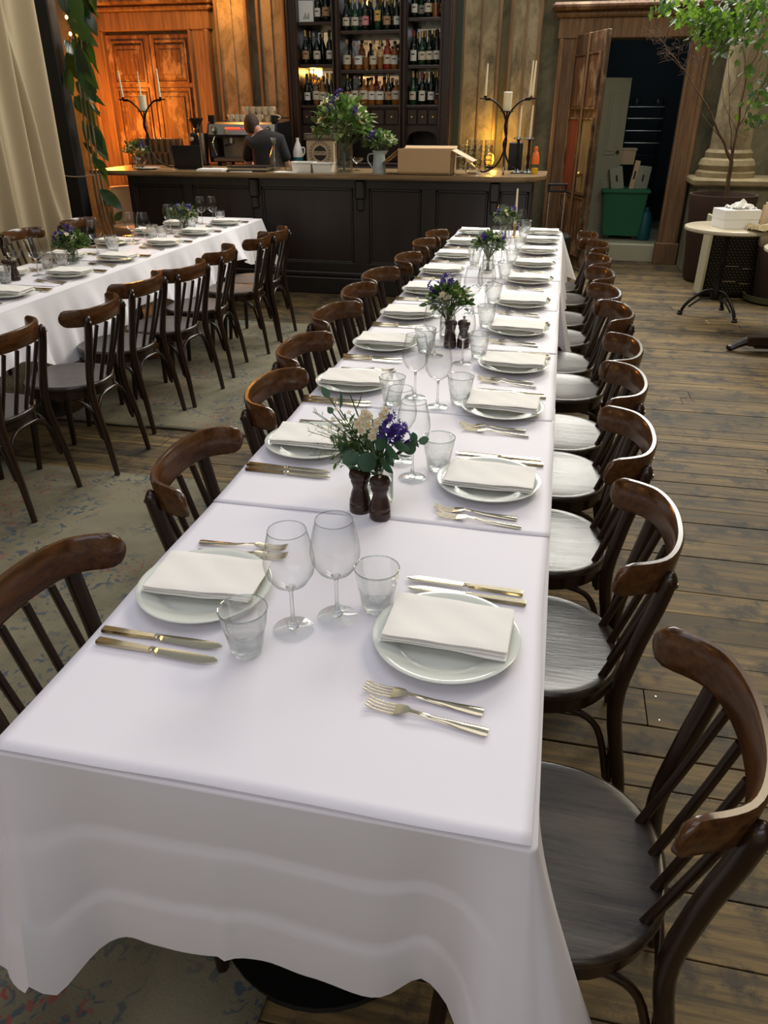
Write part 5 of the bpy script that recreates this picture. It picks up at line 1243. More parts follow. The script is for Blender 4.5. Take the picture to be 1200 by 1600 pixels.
# ------------------------------------------------------------------ flowers
def leafmesh(L_, W2, curl=.2, n=5, round_=False, fold=.15):
    vs = []; fs = []
    for i in range(n+1):
        s = i/n; w_ = W2*(math.sin(pi*min(1, max(0.02, s if not round_ else s)))**(.55 if round_ else .8)) if 0 < s < 1 else W2*.06
        if not round_: w_ *= (1.15-.45*s)
        z = -curl*L_*s*s; x = L_*s
        vs += [(x, -w_, z+fold*w_), (x, 0, z), (x, w_, z+fold*w_)]
    for i in range(n):
        a = 3*i; fs += [(a, a+3, a+4, a+1), (a+1, a+4, a+5, a+2)]
    return vs, fs
def orient(pos, d, roll=0):
    d = Vector(d).normalized(); q_ = d.to_track_quat('X', 'Z'); return Matrix.Translation(Vector(pos)) @ q_.to_matrix().to_4x4() @ Matrix.Rotation(roll, 4, 'X')
def addleaf(mb, pos, d, L_, W2, roll=0, **k):
    vs, fs = leafmesh(L_, W2, **k); m = orient(pos, d, roll); mb.add([tuple(m @ Vector(v)) for v in vs], fs)
def flower(mb, mc, pos, d, r_, n=6, w_=.45):
    m = orient(pos, d)
    for k in range(n):
        a = 2*pi*k/n; vs, fs = leafmesh(r_, r_*w_, curl=.12, n=3)
        mm = m @ Matrix.Rotation(a, 4, 'X') @ Matrix.Rotation(-pi/2+.35, 4, 'Y')
        mb.add([tuple(mm @ Vector(v)) for v in vs], fs)
    if mc is not None:
        mc.lathe([(r_*.14, 0), (r_*.17, r_*.15), (0, r_*.17)], 6); mc.xf(m @ Matrix.Rotation(pi/2, 4, 'Y'), len(mc.v)-18)
def bouquet(label, base, R_, H_, dens=1, kind=0, seed=0, stemh=.12, group=None, whites=1, purples=1):
    """bouquet whose leaf dome starts stemh above base"""
    rr = random.Random(seed); t = thing('bouquet', label, 'flowers', base, 0, group)
    st = MB(); fol = MB(); fol2 = MB(); pw = MB(); pwc = MB(); pp = MB(); pb_ = MB()
    def dome():
        a = rr.uniform(0, 2*pi); e = math.asin(rr.uniform(-.25, 1)); d = Vector((cos(a)*cos(e), sin(a)*cos(e), sin(e)))
        return d
    for k in range(int(16*dens)):
        d = dome(); tip = Vector((d.x*R_*.8, d.y*R_*.8, stemh+H_*.35+d.z*H_*.55))
        st.tube(sm([(rr.uniform(-.012, .012), rr.uniform(-.012, .012), .008), (d.x*.012, d.y*.012, stemh*.8), tip], 3), .0016, 5)
    for k in range(int(230*dens)):
        d = dome(); rs = rr.uniform(.45, 1.0); p = Vector((d.x*R_*rs, d.y*R_*rs, stemh+H_*.35+d.z*H_*.6*rs)); dd = d+Vector((rr.uniform(-.6, .6), rr.uniform(-.6, .6), rr.uniform(-.2, .7)))
        big = rr.random() < .5
        addleaf(fol if rr.random() < .75 else fol2, p, dd, (.030 if big else .018)*R_/.09*rr.uniform(.7, 1.2), (.010 if big else .005)*R_/.09, rr.uniform(-1, 1), n=4, curl=.25)
    for c in range(whites):
        d = dome(); d.z = abs(d.z)*.7+.3; d.normalize(); d.y = -abs(d.y)*.9
        for k in range(7):
            p = Vector((d.x*R_*.75, d.y*R_*.75, stemh+H_*.4+d.z*H_*.55))+Vector((rr.uniform(-1, 1), rr.uniform(-1, 1), rr.uniform(-1, 1)))*R_*.22
            flower(pw, pwc, p, d+Vector((rr.uniform(-.5, .5), rr.uniform(-.5, .5), rr.uniform(-.2, .5))), R_*.16, 5, .42)
    for c in range(purples):
        d = dome(); d.z = abs(d.z)*.5+.5; d.normalize(); d.y = -abs(d.y)*.7
        c0 = Vector((d.x*R_*.85, d.y*R_*.95, stemh+H_*.4+d.z*H_*.72))
        for k in range(16):
            o_ = Vector((rr.uniform(-1, 1), rr.uniform(-1, 1), rr.uniform(-1, 1))).normalized()
            flower(pp, None, c0+o_*min(R_*.24, .030), o_+d*.5, min(R_*.16, .021), 6, .26)
    st.build('stem', 'stem', t)['kind'] = 'stuff'
    fol.build('foliage', 'foliage', t, fix=False)['kind'] = 'stuff'
    if fol2.v: fol2.build('light_foliage', 'foliage_l', t, fix=False)['kind'] = 'stuff'
    if pw.v: pw.build('white_blossom', 'petal_w', t, fix=False)['kind'] = 'stuff'; pwc.build('blossom_centre', 'bud', t)['kind'] = 'stuff'
    if pp.v: pp.build('violet_blossom', 'petal_p', t, fix=False)['kind'] = 'stuff'
    return t
def jar(loc, h, r_, label, group=None, water=True, name='flower_jar'):
    t = thing(name, label, 'vase', loc, 0, group)
    MB().shell([(0, .006), (r_*.86, .004), (r_*.9, 0), (r_, .012), (r_*.98, h*.72), (r_*.78, h*.86), (r_*.80, h), (r_*.76, h), (r_*.74, h*.86), (r_*.93, h*.7), (r_*.94, .014), (0, .010)], 28).build('body', 'bglass', t, smooth=60)
    MB().shell([(r_*.80, h*.96), (r_*.85, h*.98), (r_*.80, h)], 28).build('rim', thinrim, t, smooth=60)
    if water: MB().lathe([(r_*.90, .012), (r_*.90, h*.55), (0, h*.55)], 24).build('water', 'glass', t, smooth=40)
    return t
# nearest bouquet, leaf by leaf
V1 = Vector((-.364, 1.610, ZT))
jar(V1, .105, .036, 'small clear jar behind the nearest pair of mills on the long table')
t = thing('bouquet', 'nearest bouquet of white narcissus, violet hyacinth and round eucalyptus leaves', 'flowers', tuple(V1))
rr = random.Random(4)
st = MB(); fern = MB(); bud = MB(); pw = MB(); pc_ = MB(); pp = MB()
def rel(u, v, dy=0): 
    p = at(u, v, 1.60+dy); return p-V1
def stem_to(p): st.tube(sm([(rr.uniform(-.01, .01), rr.uniform(-.01, .01), .012), (p.x*.15, p.y*.15, .10), tuple(p)], 4), .0016, 5)
E1 = [  # u, v, dy, length, half width, direction in picture (du, dv), roll
 (560, 736, -.05, .060, .026, (.9, .5), .4), (612, 706, -.05, .052, .024, (.5, .8), .2), (596, 690, -.05, .042, .018, (-.3, .9), .3), (640, 700, -.03, .034, .017, (-.6, .4), .1),
 (662, 688, -.02, .026, .0135, (1, -.1), .1), (646, 684, -.02, .026, .012, (.1, -1), .8), (651, 692, -.03, .024, .012, (.2, 1), .5), (622, 688, -.03, .034, .012, (1, .2), .6),
 (608, 716, -.04, .044, .015, (.3, 1), .9), (548, 716, -.03, .046, .020, (-.8, .5), .3), (584, 705, -.06, .048, .022, (.2, 1), .2), (628, 698, -.05, .040, .018, (.9, .6), .2), (566, 748, -.02, .040, .018, (-.2, 1), .4), (604, 728, -.05, .046, .021, (.5, .9), .1), (540, 700, 0, .040, .016, (-1, 0), .4), (574, 722, -.06, .050, .024, (-.3, .6), .3), (632, 712, -.01, .034, .014, (.7, .2), .7), (590, 742, -.04, .040, .015, (.8, .4), .5)]
for (u, v, dy, L_, W2, dd, roll) in E1:
    p = rel(u, v, dy); d = _r*dd[0]-_U*dd[1]
    mb = MB(); addleaf(mb, p-d.normalized()*L_*.5, d, L_, W2, roll+pi/2+.25, n=6, curl=.12, round_=True); mb.build('leaf', 'eucalyptus', t, smooth=0)
    stem_to(p-d.normalized()*L_*.5)
for (u, v, dd, L_, W2) in [(531, 640, (.1, -1), .045, .015), (515, 622, (-.7, -1), .034, .010), (556, 640, (.4, -.9), .044, .008), (520, 646, (-.4, -.5), .020, .009), (546, 614, (.25, -1), .022, .003), (570, 645, (.3, -1), .03, .006)]:
    p = rel(u, v); d = _r*dd[0]-_U*dd[1]
    mb = MB(); addleaf(mb, p, d, L_, W2, pi/2+.5, n=6, curl=.08); mb.build('leaf', 'eucalyptus', t, smooth=0); stem_to(p)
for k in range(26):   # feathery sprigs to the left
    tip = rel(rr.uniform(478, 585), rr.uniform(640, 738), rr.uniform(-.05, .05)); b_ = Vector((-.01, 0, .105))
    mid = (tip+b_)/2+Vector((0, 0, .012)); st.tube(sm([tuple(b_), tuple(mid), tuple(tip)], 3), .0008, 4)
    for i in range(12):
        s = i/12; p = mid.lerp(tip, s); d = (tip-mid).normalized()+Vector((rr.uniform(-.8, .8), rr.uniform(-.8, .8), rr.uniform(-.8, .8)))
        addleaf(fern, p, d, rr.uniform(.012, .022), .0009, n=2, curl=.2)
for k in range(420):
    p = rel(rr.gauss(560, 20), rr.gauss(692, 20), rr.uniform(-.02, .05)); addleaf(fern, p, Vector((rr.uniform(-1, 1), rr.uniform(-1, 1), rr.uniform(-.5, 1))), rr.uniform(.014, .030), rr.uniform(.0012, .0065), n=3)
for (u, v) in [(578, 652), (590, 660), (575, 664), (586, 672), (566, 655), (598, 650), (603, 642), (560, 662), (571, 646), (582, 682), (565, 672)]:
    p = rel(u, v, -.055); d = Vector((rr.uniform(-.4, .4), -1, rr.uniform(.2, .8))); flower(pw, pc_, p, d, .0135, 6, .42); stem_to(p+Vector((0, .02, -.01)))
for (u, v) in [(540, 655), (530, 665), (520, 655), (515, 668), (535, 678), (545, 645), (525, 640), (550, 660)]:
    p = rel(u, v, rr.uniform(-.02, .02)); flower(bud, None, p, Vector((rr.uniform(-.5, .5), -.6, .8)), .007, 5, .4)
for (u, v, rd) in [(606, 650, .018), (613, 662, .020), (624, 668, .018), (598, 676, .017), (622, 676, .016), (632, 682, .014), (604, 664, .02), (616, 684, .014)]:
    c0 = rel(u, v, -.035)
    for k in range(14):
        o_ = Vector((rr.uniform(-1, 1), rr.uniform(-1, .4), rr.uniform(-1, 1))).normalized(); flower(pp, None, c0+o_*rd*.8, o_, .0105, 6, .22)
st.build('stem', 'stem', t)['kind'] = 'stuff'; fern.build('feathery_sprig', 'foliage', t, fix=False)['kind'] = 'stuff'
bud.build('cream_bud', 'petal_w', t, fix=False)['kind'] = 'stuff'; pw.build('white_blossom', 'petal_w', t, fix=False)['kind'] = 'stuff'; pc_.build('blossom_centre', 'bud', t)['kind'] = 'stuff'; pp.build('violet_blossom', 'petal_p', t, fix=False)['kind'] = 'stuff'
for (x, y, rr_, hh, lab, sd) in ((-.405, 3.13, .085, .13, 'second bouquet on the long table, dark leaves with one cream rose', 21), (-.375, 4.66, .085, .12, 'third bouquet on the long table, violet bloom and pale leaves', 22), (-.365, 5.98, .08, .11, 'farthest bouquet on the long table beside the ivory candle', 23),
                                (-2.995, 4.40, .095, .12, 'near bouquet of violet anemones and dark leaves on the left table', 24), (-2.95, 5.90, .095, .12, 'far bouquet on the left table by the wine glasses', 25)):
    jar((x, y, ZT), .13 if x > -1 else .10, .034, 'clear jar holding the %s' % lab.split(',')[0].split(' of ')[0])
    bouquet(lab, (x, y, ZT+.002), rr_*1.1, hh, 2.3, seed=sd, stemh=.11 if x > -1 else .075, purples=2, whites=2)
# bar flowers
vz = thing('glass_vase', 'tall clear glass cylinder vase on the bar right of the white tubs', 'vase', (-1.995, 7.40, BT))
MB().shell([(0, .012), (.078, .010), (.080, 0), (.086, .25), (.083, .25), (.076, .014), (0, .02)], 32).build('body', 'bglass', vz, smooth=60)
MB().lathe([(.074, .02), (.078, .11), (0, .11)], 28).build('water', 'glass', vz, smooth=40)
bouquet('large loose bouquet of green sprays and violet flowers in the tall bar vase', (-1.995, 7.40, BT+.012), .26, .42, 2.0, seed=31, stemh=.20, whites=4, purples=4)
jg = thing('enamel_jug', 'pale blue enamel jug with handle on the bar left of the cardboard box', 'jug', (-1.655, 7.38, BT))
MB().shell([(0, .005), (.056, .003), (.060, 0), (.062, .01), (.052, .15), (.054, .172), (.062, .19), (.059, .19), (.05, .17), (.048, .15), (.057, .012), (0, .01)], 28).build('body', 'enamel', jg, smooth=50)
MB().tube(sm([(-.052, 0, .165), (-.10, 0, .155), (-.105, 0, .10), (-.058, 0, .04)], 5), .006, 8).build('handle', 'enamel', jg, smooth=60)
MB().loft([[(.050, -.02, .165), (.052, .02, .165), (.056, 0, .15)], [(.060, -.018, .19), (.060, .018, .19), (.088, 0, .195)]]).build('spout', 'enamel', jg)
bouquet('round bouquet of pale green leaves and violet blooms in the enamel jug', (-1.655, 7.38, BT+.02), .15, .17, 1.8, seed=32, stemh=.17, whites=2, purples=2)
jar((-4.18, 7.50, BT), .12, .055, 'small clear vase on the left end of the bar beside the rubber plant')
bouquet('small bouquet of faded cream and violet flowers on the left end of the bar', (-4.18, 7.50, BT+.002), .12, .15, 1.2, seed=33, stemh=.10, whites=2)
# table candle with holder
t = thing('table_candlestick', 'low brass candlestick holding the ivory candle at the far end of the long table', 'candlestick', (-.305, 6.12, ZT))
MB().lathe([(.035, 0), (.035, .004), (.012, .012), (.009, .08), (.014, .085), (.014, .10), (0, .10)], 20).build('stick', 'brass', t, smooth=40)
taperc((-.305, 6.12, ZT+.10), .25, 'tall ivory taper standing at the far end of the long table', (0, .0), .011)

# ------------------------------------------------------------------ left side: curtain, column, rubber plant
def curtain_mesh():
    x = -4.22; y0, y1 = 3.6, 6.22
    def f(u, v):
        y = y0+(y1-y0)*u; z = 4.6-4.35*v
        d = .055*sin(u*46+.8*sin(v*2.2))+.030*sin(u*97+v*1.6)+.02*sin(u*23-v*3)
        yy = y-.10*(v**1.5)*(u-.2)+.02*sin(u*40)
        d2 = .10*math.exp(-((u-(.80+.16*v))/.012)**2)*(.3+.7*v)
        return (x+d+d2+.02*v, yy, z)
    return MB().grid(f, 260, 40)
ct = curtain_mesh().build('curtain', 'curtain', smooth=0, thick=.004); tag(ct, 'long beige linen curtain hanging in folds at the left edge', 'curtain')
structure('window_1', MB().box(XL+.9, XL+.93, 3.4, 6.6, .9, 4.4), 'white_trim')
col = thing('iron_column', 'black square post beside the beige curtain', 'column', (-4.585, 7.0, 0))
MB().box(-.085, .085, -.07, .07, 0, 4.8, c=.012).build('shaft', 'blackpaint', col); MB().box(-.11, .11, -.11, .11, 0, .12, c=.02).build('base', 'blackpaint', col)
MB().tube(sm([(-.075, -.075, 1.07), (.08, -.078, 1.06), (.26, -.06, 1.08), (.26, .05, 1.08), (.08, .078, 1.06), (-.075, .075, 1.07), (-.075, -.075, 1.07)], 3), .005, 6).build('tie_cord', 'cardboard2', col)
pl = thing('rubber_plant', 'tall rubber plant with large glossy dark leaves tied to the black post', 'plant', (-4.30, 6.98, 0))
PO = Vector((-4.30, 6.98, 0))
def P3(u, v, dy=0): return at(u, v, 6.95+dy)-PO
for (u0, u1, du) in ((168, 150, 0), (161, 144, .03), (175, 156, .05)):
    a = P3(u0, 352, du); b_ = P3(u1, 268, du*.5); c = P3(u1-14, 180, du*.2); d = P3(u1-30, 60, 0); e = P3(u1-42, -60, 0)
    g0 = Vector((a.x+.12, a.y, .32))
    MB().tube(sm([tuple(g0), tuple(a), tuple(b_), tuple(c), tuple(d), tuple(e)], 5), [.013]*10+[.008]*8+[.005]*8, 8).build('stem', 'palebark', pl, smooth=60)
LV = [ # base (u,v) -> tip (u,v), width frac
 ((128, 10), (152, 56), .30), ((118, 0), (140, 48), .34), ((104, 20), (148, 72), .26), ((112, 40), (152, 104), .30), ((118, 70), (150, 140), .30), ((101, 62), (120, 93), .42), ((120, 92), (147, 142), .30), ((104, 104), (114, 150), .34),
 ((116, 150), (130, 178), .50), ((118, 128), (152, 160), .36), ((134, 138), (162, 166), .16), ((120, 148), (158, 178), .14), ((140, 160), (158, 182), .2), ((136, 188), (168, 245), .24), ((128, 188), (140, 232), .34), ((138, 210), (150, 236), .36), ((150, 222), (170, 252), .30),
 ((130, 222), (152, 246), .20), ((145, 240), (152, 265), .34), ((152, 262), (174, 288), .40), ((156, 268), (172, 268), .3), ((156, 296), (192, 327), .26), ((160, 310), (172, 322), .4), ((180, 345), (191, 330), .36), ((168, 326), (180, 350), .16),
 ((90, 0), (130, 30), .34), ((108, 8), (136, 62), .34), ((122, 30), (146, 90), .3), ((112, 60), (140, 112), .34), ((124, 100), (150, 160), .3), ((118, 78), (136, 128), .36), ((132, 60), (154, 118), .2), ((128, 150), (146, 196), .3), ((140, 196), (160, 236), .3), ((146, 250), (168, 262), .3), ((112, -20), (128, 44), .32), ((126, -30), (150, 30), .32), ((104, 82), (124, 126), .36), ((140, 0), (150, 24), .3), ((100, -40), (140, 20), .34), ((130, -30), (151, 14), .30)]
for i, (b0, t0, wf) in enumerate(LV):
    dy = R.uniform(-.12, .12); p0_ = P3(*b0, dy); p1_ = P3(*t0, dy+R.uniform(-.08, .08)); d = p1_-p0_; L_ = d.length
    mb = MB(); addleaf(mb, p0_, d, L_, L_*wf*.85, R.choice([pi/2, pi/2, -pi/2, .9])+R.uniform(-.5, .5), n=8, curl=R.uniform(.0, .14), fold=.12); mb.build('leaf', 'rubberleaf', pl, smooth=0)
MB().lathe([(.13, 0), (.17, .02), (.20, .34), (.21, .36), (.19, .37), (.17, .33), (0, .33)], 28, (.05, 0, 0)).build('pot', 'terracotta', pl, smooth=40)
for i, (u, v) in enumerate(((104, 28), (110, 54))):
    p = at(u, v, 6.86); tag(MB().lathe([(0, -.012), (.012, 0), (.010, .014), (0, .022)], 10).build('fairy_bulb', 'bulb', loc=tuple(p), smooth=60), ['upper tiny glowing fairy light among the rubber plant leaves', 'lower tiny glowing fairy light among the rubber plant leaves'][i], 'light')
wr_ = MB().tube(sm([tuple(at(92, -40, 6.88)), tuple(at(100, 0, 6.88)), tuple(at(104, 26, 6.88)), tuple(at(106, 40, 6.89)), tuple(at(110, 52, 6.88)), tuple(at(104, 100, 6.9))], 4), .003, 5).build('light_string', 'blackplastic')
tag(wr_, 'thin black wire carrying the fairy lights on the rubber plant', 'wire')
# armchair shape standing in for the bar's orange-lit back wall at left
t = thing('armchair', 'rounded orange-brown armchair shape standing in for back wall beyond the left end of the bar', 'chair', (-4.75, 8.4, 0))
MB().loft([[(r_*cos(a), r_*.8*sin(a), z) for a in [pi*k/12-.2 for k in range(13)]]+[((r_-.1)*cos(a), (r_-.1)*.8*sin(a), z) for a in [pi-pi*k/12+.2 for k in range(13)]] for r_, z in ((.36, .12), (.40, .5), (.40, .80), (.37, .84))]).build('backrest', 'cardboard', t, smooth=50)
MB().lathe([(.30, .12), (.33, .16), (.33, .40), (.30, .44), (0, .45)], 24).build('seat', 'cardboard', t, smooth=40)
for k in range(4): MB().lathe([(.016, 0), (.022, .13)], 8, (.22*cos(pi/4+k*pi/2), .22*sin(pi/4+k*pi/2), 0)).build('leg', 'barwood', t)

# ------------------------------------------------------------------ right side furniture
def castiron_table(loc, r_, label, mat, rot=0):
    t = thing('pedestal_table', label, 'table', loc, rot)
    MB().lathe([(r_-.02, .715), (r_, .722), (r_+.004, .735), (r_, .748), (r_-.01, .752), (0, .752)], 48).build('tabletop', mat, t, smooth=40)
    MB().lathe([(.10, .70), (.10, .712), (0, .714)], 16).build('top_plate', 'iron', t)
    MB().lathe([(.035, .14), (.045, .2), (.028, .24), (.022, .42), (.030, .45), (.022, .48), (.020, .62), (.04, .70), (0, .70)], 18).build('column', 'iron', t, smooth=40)
    for k in range(3):
        a = 2*pi*k/3+.2; d = Vector((cos(a), sin(a), 0))
        MB().tube(sm([d*.02+Vector((0, 0, .22)), d*.12+Vector((0, 0, .20)), d*.23+Vector((0, 0, .10)), d*.27+Vector((0, 0, .02))], 5), .014, 8).tube(sm([d*.02+Vector((0, 0, .15)), d*.12+Vector((0, 0, .14)), d*.21+Vector((0, 0, .07))], 4), .008, 6).lathe([(.022, 0), (.026, .012), (.016, .022), (.02, .035), (0, .04)], 12, tuple(d*.275)).build('leg', 'iron', t, smooth=50)
    return t
castiron_table((1.45, 7.15, 0), .36, 'round cream marble table with arched black iron legs at right', 'marble', .9)
t = thing('cake_box', 'white cardboard box with folded lid on the round marble table', 'box', (1.47, 7.10, .7525), .30)
MB().box(-.15, .15, -.11, .11, 0, .085, c=.002).build('body', 'paper', t); MB().box(-.153, .153, -.113, .113, .070, .145, c=.003).build('lid', 'paper', t)
t = thing('paper_napkins', 'crumpled white tissue bundle on top of the white box', 'tissue', (1.50, 7.12, .898), .5)
def cr(u, v):
    x = (u-.5)*.20; y = (v-.5)*.16; return (x, y, .012+.05*(1-abs(2*u-1))*(1-abs(2*v-1))+.010*sin(u*17+v*9)+.008*sin(v*23+u*5))
MB().grid(cr, 16, 16).build('tissue', 'paper', t, thick=.002); MB().box(-.075, .065, -.06, .06, 0, .014, c=.003).build('stack', 'paper', t)
t = thing('brown_carton', 'brown cardboard carton cut by the right edge on the round marble table', 'box', (1.83, 7.12, .7525), .15)
MB().box(-.13, .14, -.10, .10, 0, .17, c=.002).build('body', 'cardboard', t); MB().box(-.145, -.128, -.10, .02, .02, .20, c=.002).build('flap', 'cardboard2', t)
def crp(u, v):
    x = (u-.5)*.32; y = (v-.5)*.20; return (x, y, .02+.016*sin(u*13+v*7)+.014*sin(v*17-u*11)+.02*sin(u*5)*sin(v*6)+.012*sin(u*29)*sin(v*23))
tag(MB().grid(crp, 26, 22).build('crumpled_paper', simple('kraft_tissue', (.50, .42, .26), .8), thick=.002, loc=(1.70, 6.90, .755)), 'crumpled cream wrapping paper in front of the brown carton', 'paper')
# perforated cabinet behind the table
t = thing('perforated_heater', 'black perforated metal cabinet with pale side standing behind the round table', 'cabinet', (1.72, 8.02, 0), .12)
MB().box(-.27, .27, -.12, .12, .03, .74, c=.004).build('body', 'iron', t)
MB().box(-.295, -.27, -.125, .10, .03, .75, c=.006).build('side_panel', 'white_trim', t)
dots = MB()
for i in range(15):
    for j in range(26):
        x = -.245+.035*i+(.0175 if j % 2 else 0); z = .07+.026*j
        if x < .26: dots.add([(x+.0035*cos(a), -.1212, z+.0035*sin(a)) for a in [k*pi/3 for k in range(6)]], [tuple(range(6))])
d_ = dots.build('perforation', 'stone', t); d_['kind'] = 'stuff'
for z in (.16, .30): MB().box(-.10, .02, -.125, -.118, z, z+.006).box(.06, .16, -.125, -.118, z-.02, z-.014).build('catch', 'tube', t)
# plant pots
t = thing('plant_pot', 'tall dark clay pot in a green saucer at the right edge', 'pot', (2.13, 7.86, 0))
MB().lathe([(.24, 0), (.28, .02), (.29, .07), (.275, .07), (.26, .03), (0, .03)], 36).build('saucer', 'saucer', t, smooth=40)
MB().lathe([(.19, .03), (.20, .05), (.245, .50), (.25, .56), (.235, .56), (.22, .5), (0, .5)], 36).build('pot', 'terracotta', t, smooth=40)
MB().lathe([(.246, .50), (.252, .51), (.256, .60), (.25, .64), (.23, .64), (0, .60)], 36).build('glazed_rim', 'stone', t, smooth=40)
tr = thing('bare_tree', 'potted tree with thin bare branches in a big dark clay pot', 'tree', (1.66, 8.80, 0))
MB().lathe([(.22, 0), (.25, .03), (.315, .72), (.33, .80), (.33, .86), (.31, .86), (.30, .80), (0, .80)], 40).build('pot', 'terracotta', tr, smooth=40)
MB().lathe([(.29, .80), (.2, .815), (0, .82)], 24).build('soil', 'moss', tr)
rt = random.Random(12)
def branch(a, b_, r0, r1, name='branch', wig=.015):
    a = Vector(a); b_ = Vector(b_); L_ = (b_-a).length; pts = [a]
    for k in range(1, 5): pts.append(a.lerp(b_, k/5)+Vector((rt.uniform(-1, 1), rt.uniform(-1, 1), rt.uniform(-.4, .4)))*wig*L_)
    pts.append(b_); q_ = sm(pts, 3); n_ = len(q_)
    MB().tube(q_, [r0+(r1-r0)*i/(n_-1) for i in range(n_)], 7).build(name, 'bark', tr, smooth=60)
TO = Vector((1.66, 8.80, 0)); T3 = lambda u, v, dy=0: at(u, v, 8.80+dy)-TO
r0_ = T3(1137, 296); r0_.z = .80
branch(r0_, T3(1143, 252), .024, .020, 'trunk')
fork0 = T3(1143, 252)
for (u1, v1, r_) in ((1110, 175, .011), (1152, 200, .014), (1134, 230, .009)): branch(fork0, T3(u1, v1), .016, r_*.8)
for (a, b_, r_) in (((1110, 175), (1070, 110), .009), ((1070, 110), (1030, 60), .006), ((1110, 175), (1092, 100), .004), ((1152, 200), (1166, 120), .013), ((1166, 120), (1160, 60), .007), ((1166, 120), (1200, 40), .007), ((1152, 200), (1195, 120), .006), ((1134, 230), (1080, 150), .005),
                    ((1160, 60), (1150, 20), .005), ((1140, 150), (1138, 90), .004), ((1143, 240), (1140, 150), .006), ((1140, 150), (1165, 110), .004), ((1092, 100), (1080, 60), .003), ((1070, 110), (1040, 85), .004), ((1030, 60), (1010, 45), .003), ((1152, 215), (1120, 120), .004), ((1060, 95), (1064, 50), .003)):
    dy = rt.uniform(-.15, .08); branch(T3(*a), T3(*b_, dy), r_*.9, r_*.45, 'branch', .03)
tw = MB()
for k in range(150):
    u, v = rt.choice([(1070, 110), (1030, 60), (1050, 85), (1092, 100), (1040, 85), (1064, 75), (1020, 55)]); a = T3(u+rt.uniform(-10, 10), v+rt.uniform(-10, 10), rt.uniform(-.1, .1)); d = Vector((rt.uniform(-1, .6), rt.uniform(-.5, .5), rt.uniform(-.3, .9)))*rt.uniform(.04, .15)
    tw.tube(sm([tuple(a), tuple(a+d*.5+Vector((0, 0, .01))), tuple(a+d)], 2), .0011, 4)
tw.build('twig', 'bark', tr)['kind'] = 'stuff'
# leafy canopy hanging into the top right corner
cp = thing('leafy_tree', 'leafy green branches hanging into the top right corner', 'plant', (1.95, 7.6, 0))
CO = Vector((1.95, 7.6, 0)); C3 = lambda u, v, Y=7.6: at(u, v, Y)-CO
lmb = None
def mapleaf(L_):
    vs = [(0, 0, 0)]; pts = [(.10, .10), (.18, .34), (.38, .22), (.52, .42), (.62, .18), (1.0, .0)]
    out = [(x*L_, y*L_, -.12*L_*x*x+.06*L_*abs(y)) for x, y in pts]+[(x*L_, -y*L_, -.12*L_*x*x+.06*L_*abs(y)) for x, y in pts[-2::-1]]
    vs += out; return vs, [(0, i, i+1) for i in range(1, len(out))]
lm_vs, lm_fs = mapleaf(.085)
lm = bpy.data.meshes.new('leaf'); lm.from_pydata(lm_vs, [], lm_fs); lm.materials.append(M['mapleleaf']); lm.update()
rc = random.Random(5)
clusters = [((1090, 20), (60, 34), 90), ((1150, 40), (45, 40), 90), ((1110, 50), (35, 22), 45), ((1185, 15), (30, 30), 40), ((1048, 8), (12, 9), 8), ((1190, 140), (26, 36), 36), ((1180, 190), (18, 16), 10), ((1190, 70), (18, 20), 12)]
used_ = 0
for (c, s_, n_) in clusters:
    for k in range(n_):
        if used_ >= 290: break
        u = rc.gauss(c[0], s_[0]*.55); v = rc.gauss(c[1], s_[1]*.5); Yl = rc.uniform(7.2, 8.0)
        if u < 1065 and v > 30: continue
        p = C3(u, v, Yl)
        o = bpy.data.objects.new('leaf', lm); C.objects.link(o); o.parent = cp; used_ += 1
        o.matrix_local = orient(p, Vector((rc.uniform(-1, .6), rc.uniform(-.6, .6), rc.uniform(-1.3, .1))), rc.uniform(-1.2, 1.2)) @ Matrix.Scale(rc.uniform(.55, 1.0), 4)
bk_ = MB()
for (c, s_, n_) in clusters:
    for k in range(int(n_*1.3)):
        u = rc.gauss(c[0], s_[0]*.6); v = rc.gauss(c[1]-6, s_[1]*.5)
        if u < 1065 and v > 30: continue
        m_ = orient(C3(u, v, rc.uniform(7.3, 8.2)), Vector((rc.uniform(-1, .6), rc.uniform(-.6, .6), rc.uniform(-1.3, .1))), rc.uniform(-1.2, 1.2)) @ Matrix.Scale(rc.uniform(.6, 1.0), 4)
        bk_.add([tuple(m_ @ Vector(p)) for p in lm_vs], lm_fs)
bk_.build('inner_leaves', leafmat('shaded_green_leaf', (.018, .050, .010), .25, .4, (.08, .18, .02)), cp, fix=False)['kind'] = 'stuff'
for (a, b_) in (((1230, -60), (1090, 30)), ((1230, -60), (1150, 60)), ((1230, 60), (1180, 160)), ((1160, -60), (1050, 5))):
    MB().tube(sm([tuple(C3(*a)), tuple((C3(*a)+C3(*b_))/2+Vector((0, 0, .04))), tuple(C3(*b_))], 4), .006, 6).build('branch', 'bark', cp, smooth=60)
MB().tube([(.75, .1, 0), (.7, .1, 1.2), (.62, .05, 2.4), (.5, 0, 2.9)], [.05, .045, .035, .02], 10).build('trunk', 'bark', cp, smooth=60)
MB().lathe([(.22, 0), (.3, .45), (.28, .45), (0, .42)], 24, (.75, .1, 0)).build('pot', 'terracotta', cp, smooth=40)
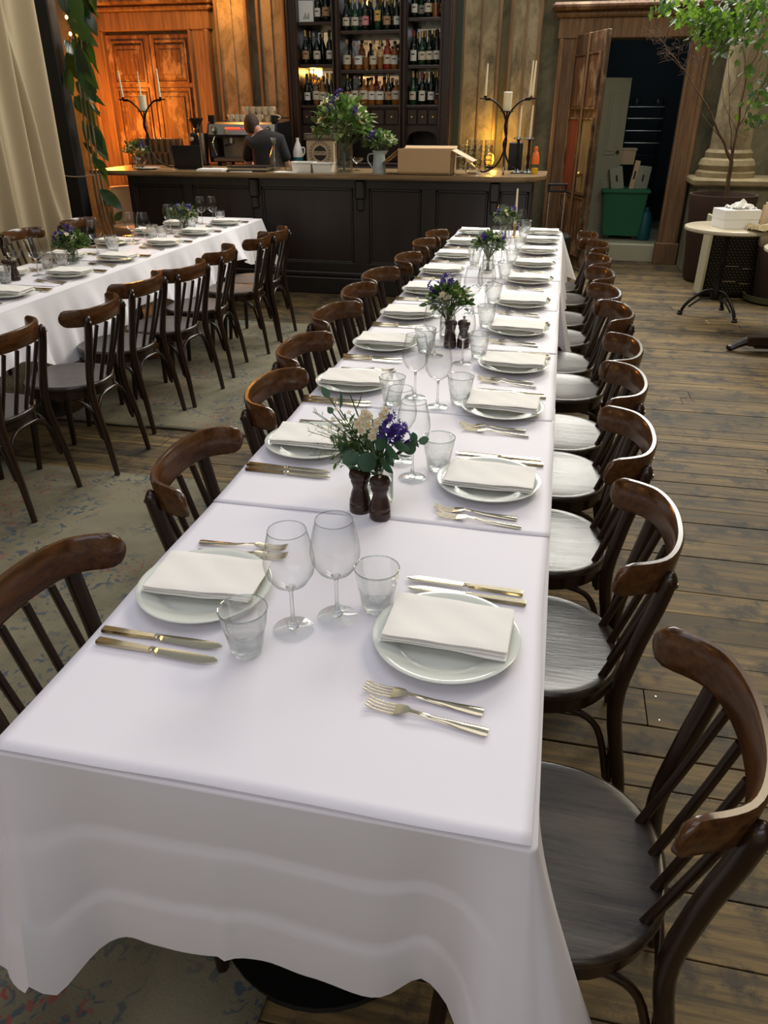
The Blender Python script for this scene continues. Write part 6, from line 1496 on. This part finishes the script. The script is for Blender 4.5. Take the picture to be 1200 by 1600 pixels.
# wooden pedestal table at the right edge
t = thing('wooden_pedestal_table', 'round marble-topped table with carved dark wooden foot at right edge', 'table', (1.92, 6.06, 0))
MB().lathe([(.40, .715), (.42, .725), (.42, .742), (.405, .750), (0, .750)], 48).build('tabletop', 'marble', t, smooth=40)
MB().loft([[(r_*cos(a+pi/4), r_*sin(a+pi/4), z) for a in [k*pi/2 for k in range(4)]] for r_, z in ((.16, .13), (.14, .35), (.11, .70))]).build('column', 'door_pan', t)
MB().lathe([(.13, .11), (.15, .12), (.14, .135), (0, .14)], 24).build('collar', 'chair_rail', t, smooth=40)
for k in range(4):
    a = pi+.12+k*pi/2; ft = MB().box(.05, .42, -.05, .05, .05, .12, c=.008); ft.box(.10, .36, -.035, .035, .03, .055, c=.006)
    ft.tube(sm([(.40, 0, .085), (.47, 0, .055), (.52, 0, .025), (.55, 0, .035)], 3), [.035, .034, .032, .03, .028, .026, .024, .022, .018, .014], 8)
    ft.xf(Matrix.Rotation(a, 4, 'Z')).build('foot', 'chair', t, smooth=30)
# suitcase with raised handle behind the far table end
t = thing('suitcase', 'dark suitcase with raised twin-tube handle beyond the far end of the long table', 'suitcase', (-.01, 8.0, 0), .1)
MB().box(-.17, .17, -.10, .10, .04, .54, c=.03).build('body', 'blackplastic', t)
for sx in (-.075, .075): MB().tube([(sx, .07, .5), (sx, .07, .92)], .009, 8).build('handle_tube', 'tube', t, smooth=60)
MB().box(-.095, .095, .05, .09, .91, .93, c=.005).box(-.095, .095, .05, .09, .97, .99, c=.005).box(-.095, -.07, .055, .085, .91, .98, c=.004).box(.07, .095, .055, .085, .91, .98, c=.004).build('handle_grip', 'blackplastic', t)
for sx in (-.13, .13): MB().lathe([(.03, -.012), (.03, .012)], 12).xf(Matrix.Translation((sx, .06, .03)) @ Matrix.Rotation(pi/2, 4, 'Y')).build('wheel', 'iron', t)
# wall behind the camera, seen only in mirrors: warm string bulbs
for i in range(6):
    tag(MB().lathe([(0, -.03), (.03, 0), (.02, .04), (0, .05)], 10).build('festoon_bulb', 'bulb', loc=(-4.6+i*1.1, .2, 3.7-.25*sin(pi*i/5)), smooth=60), 'warm round bulb hanging behind the camera, %s from left' % ORD[i], 'light', 'festoon bulbs overhead')
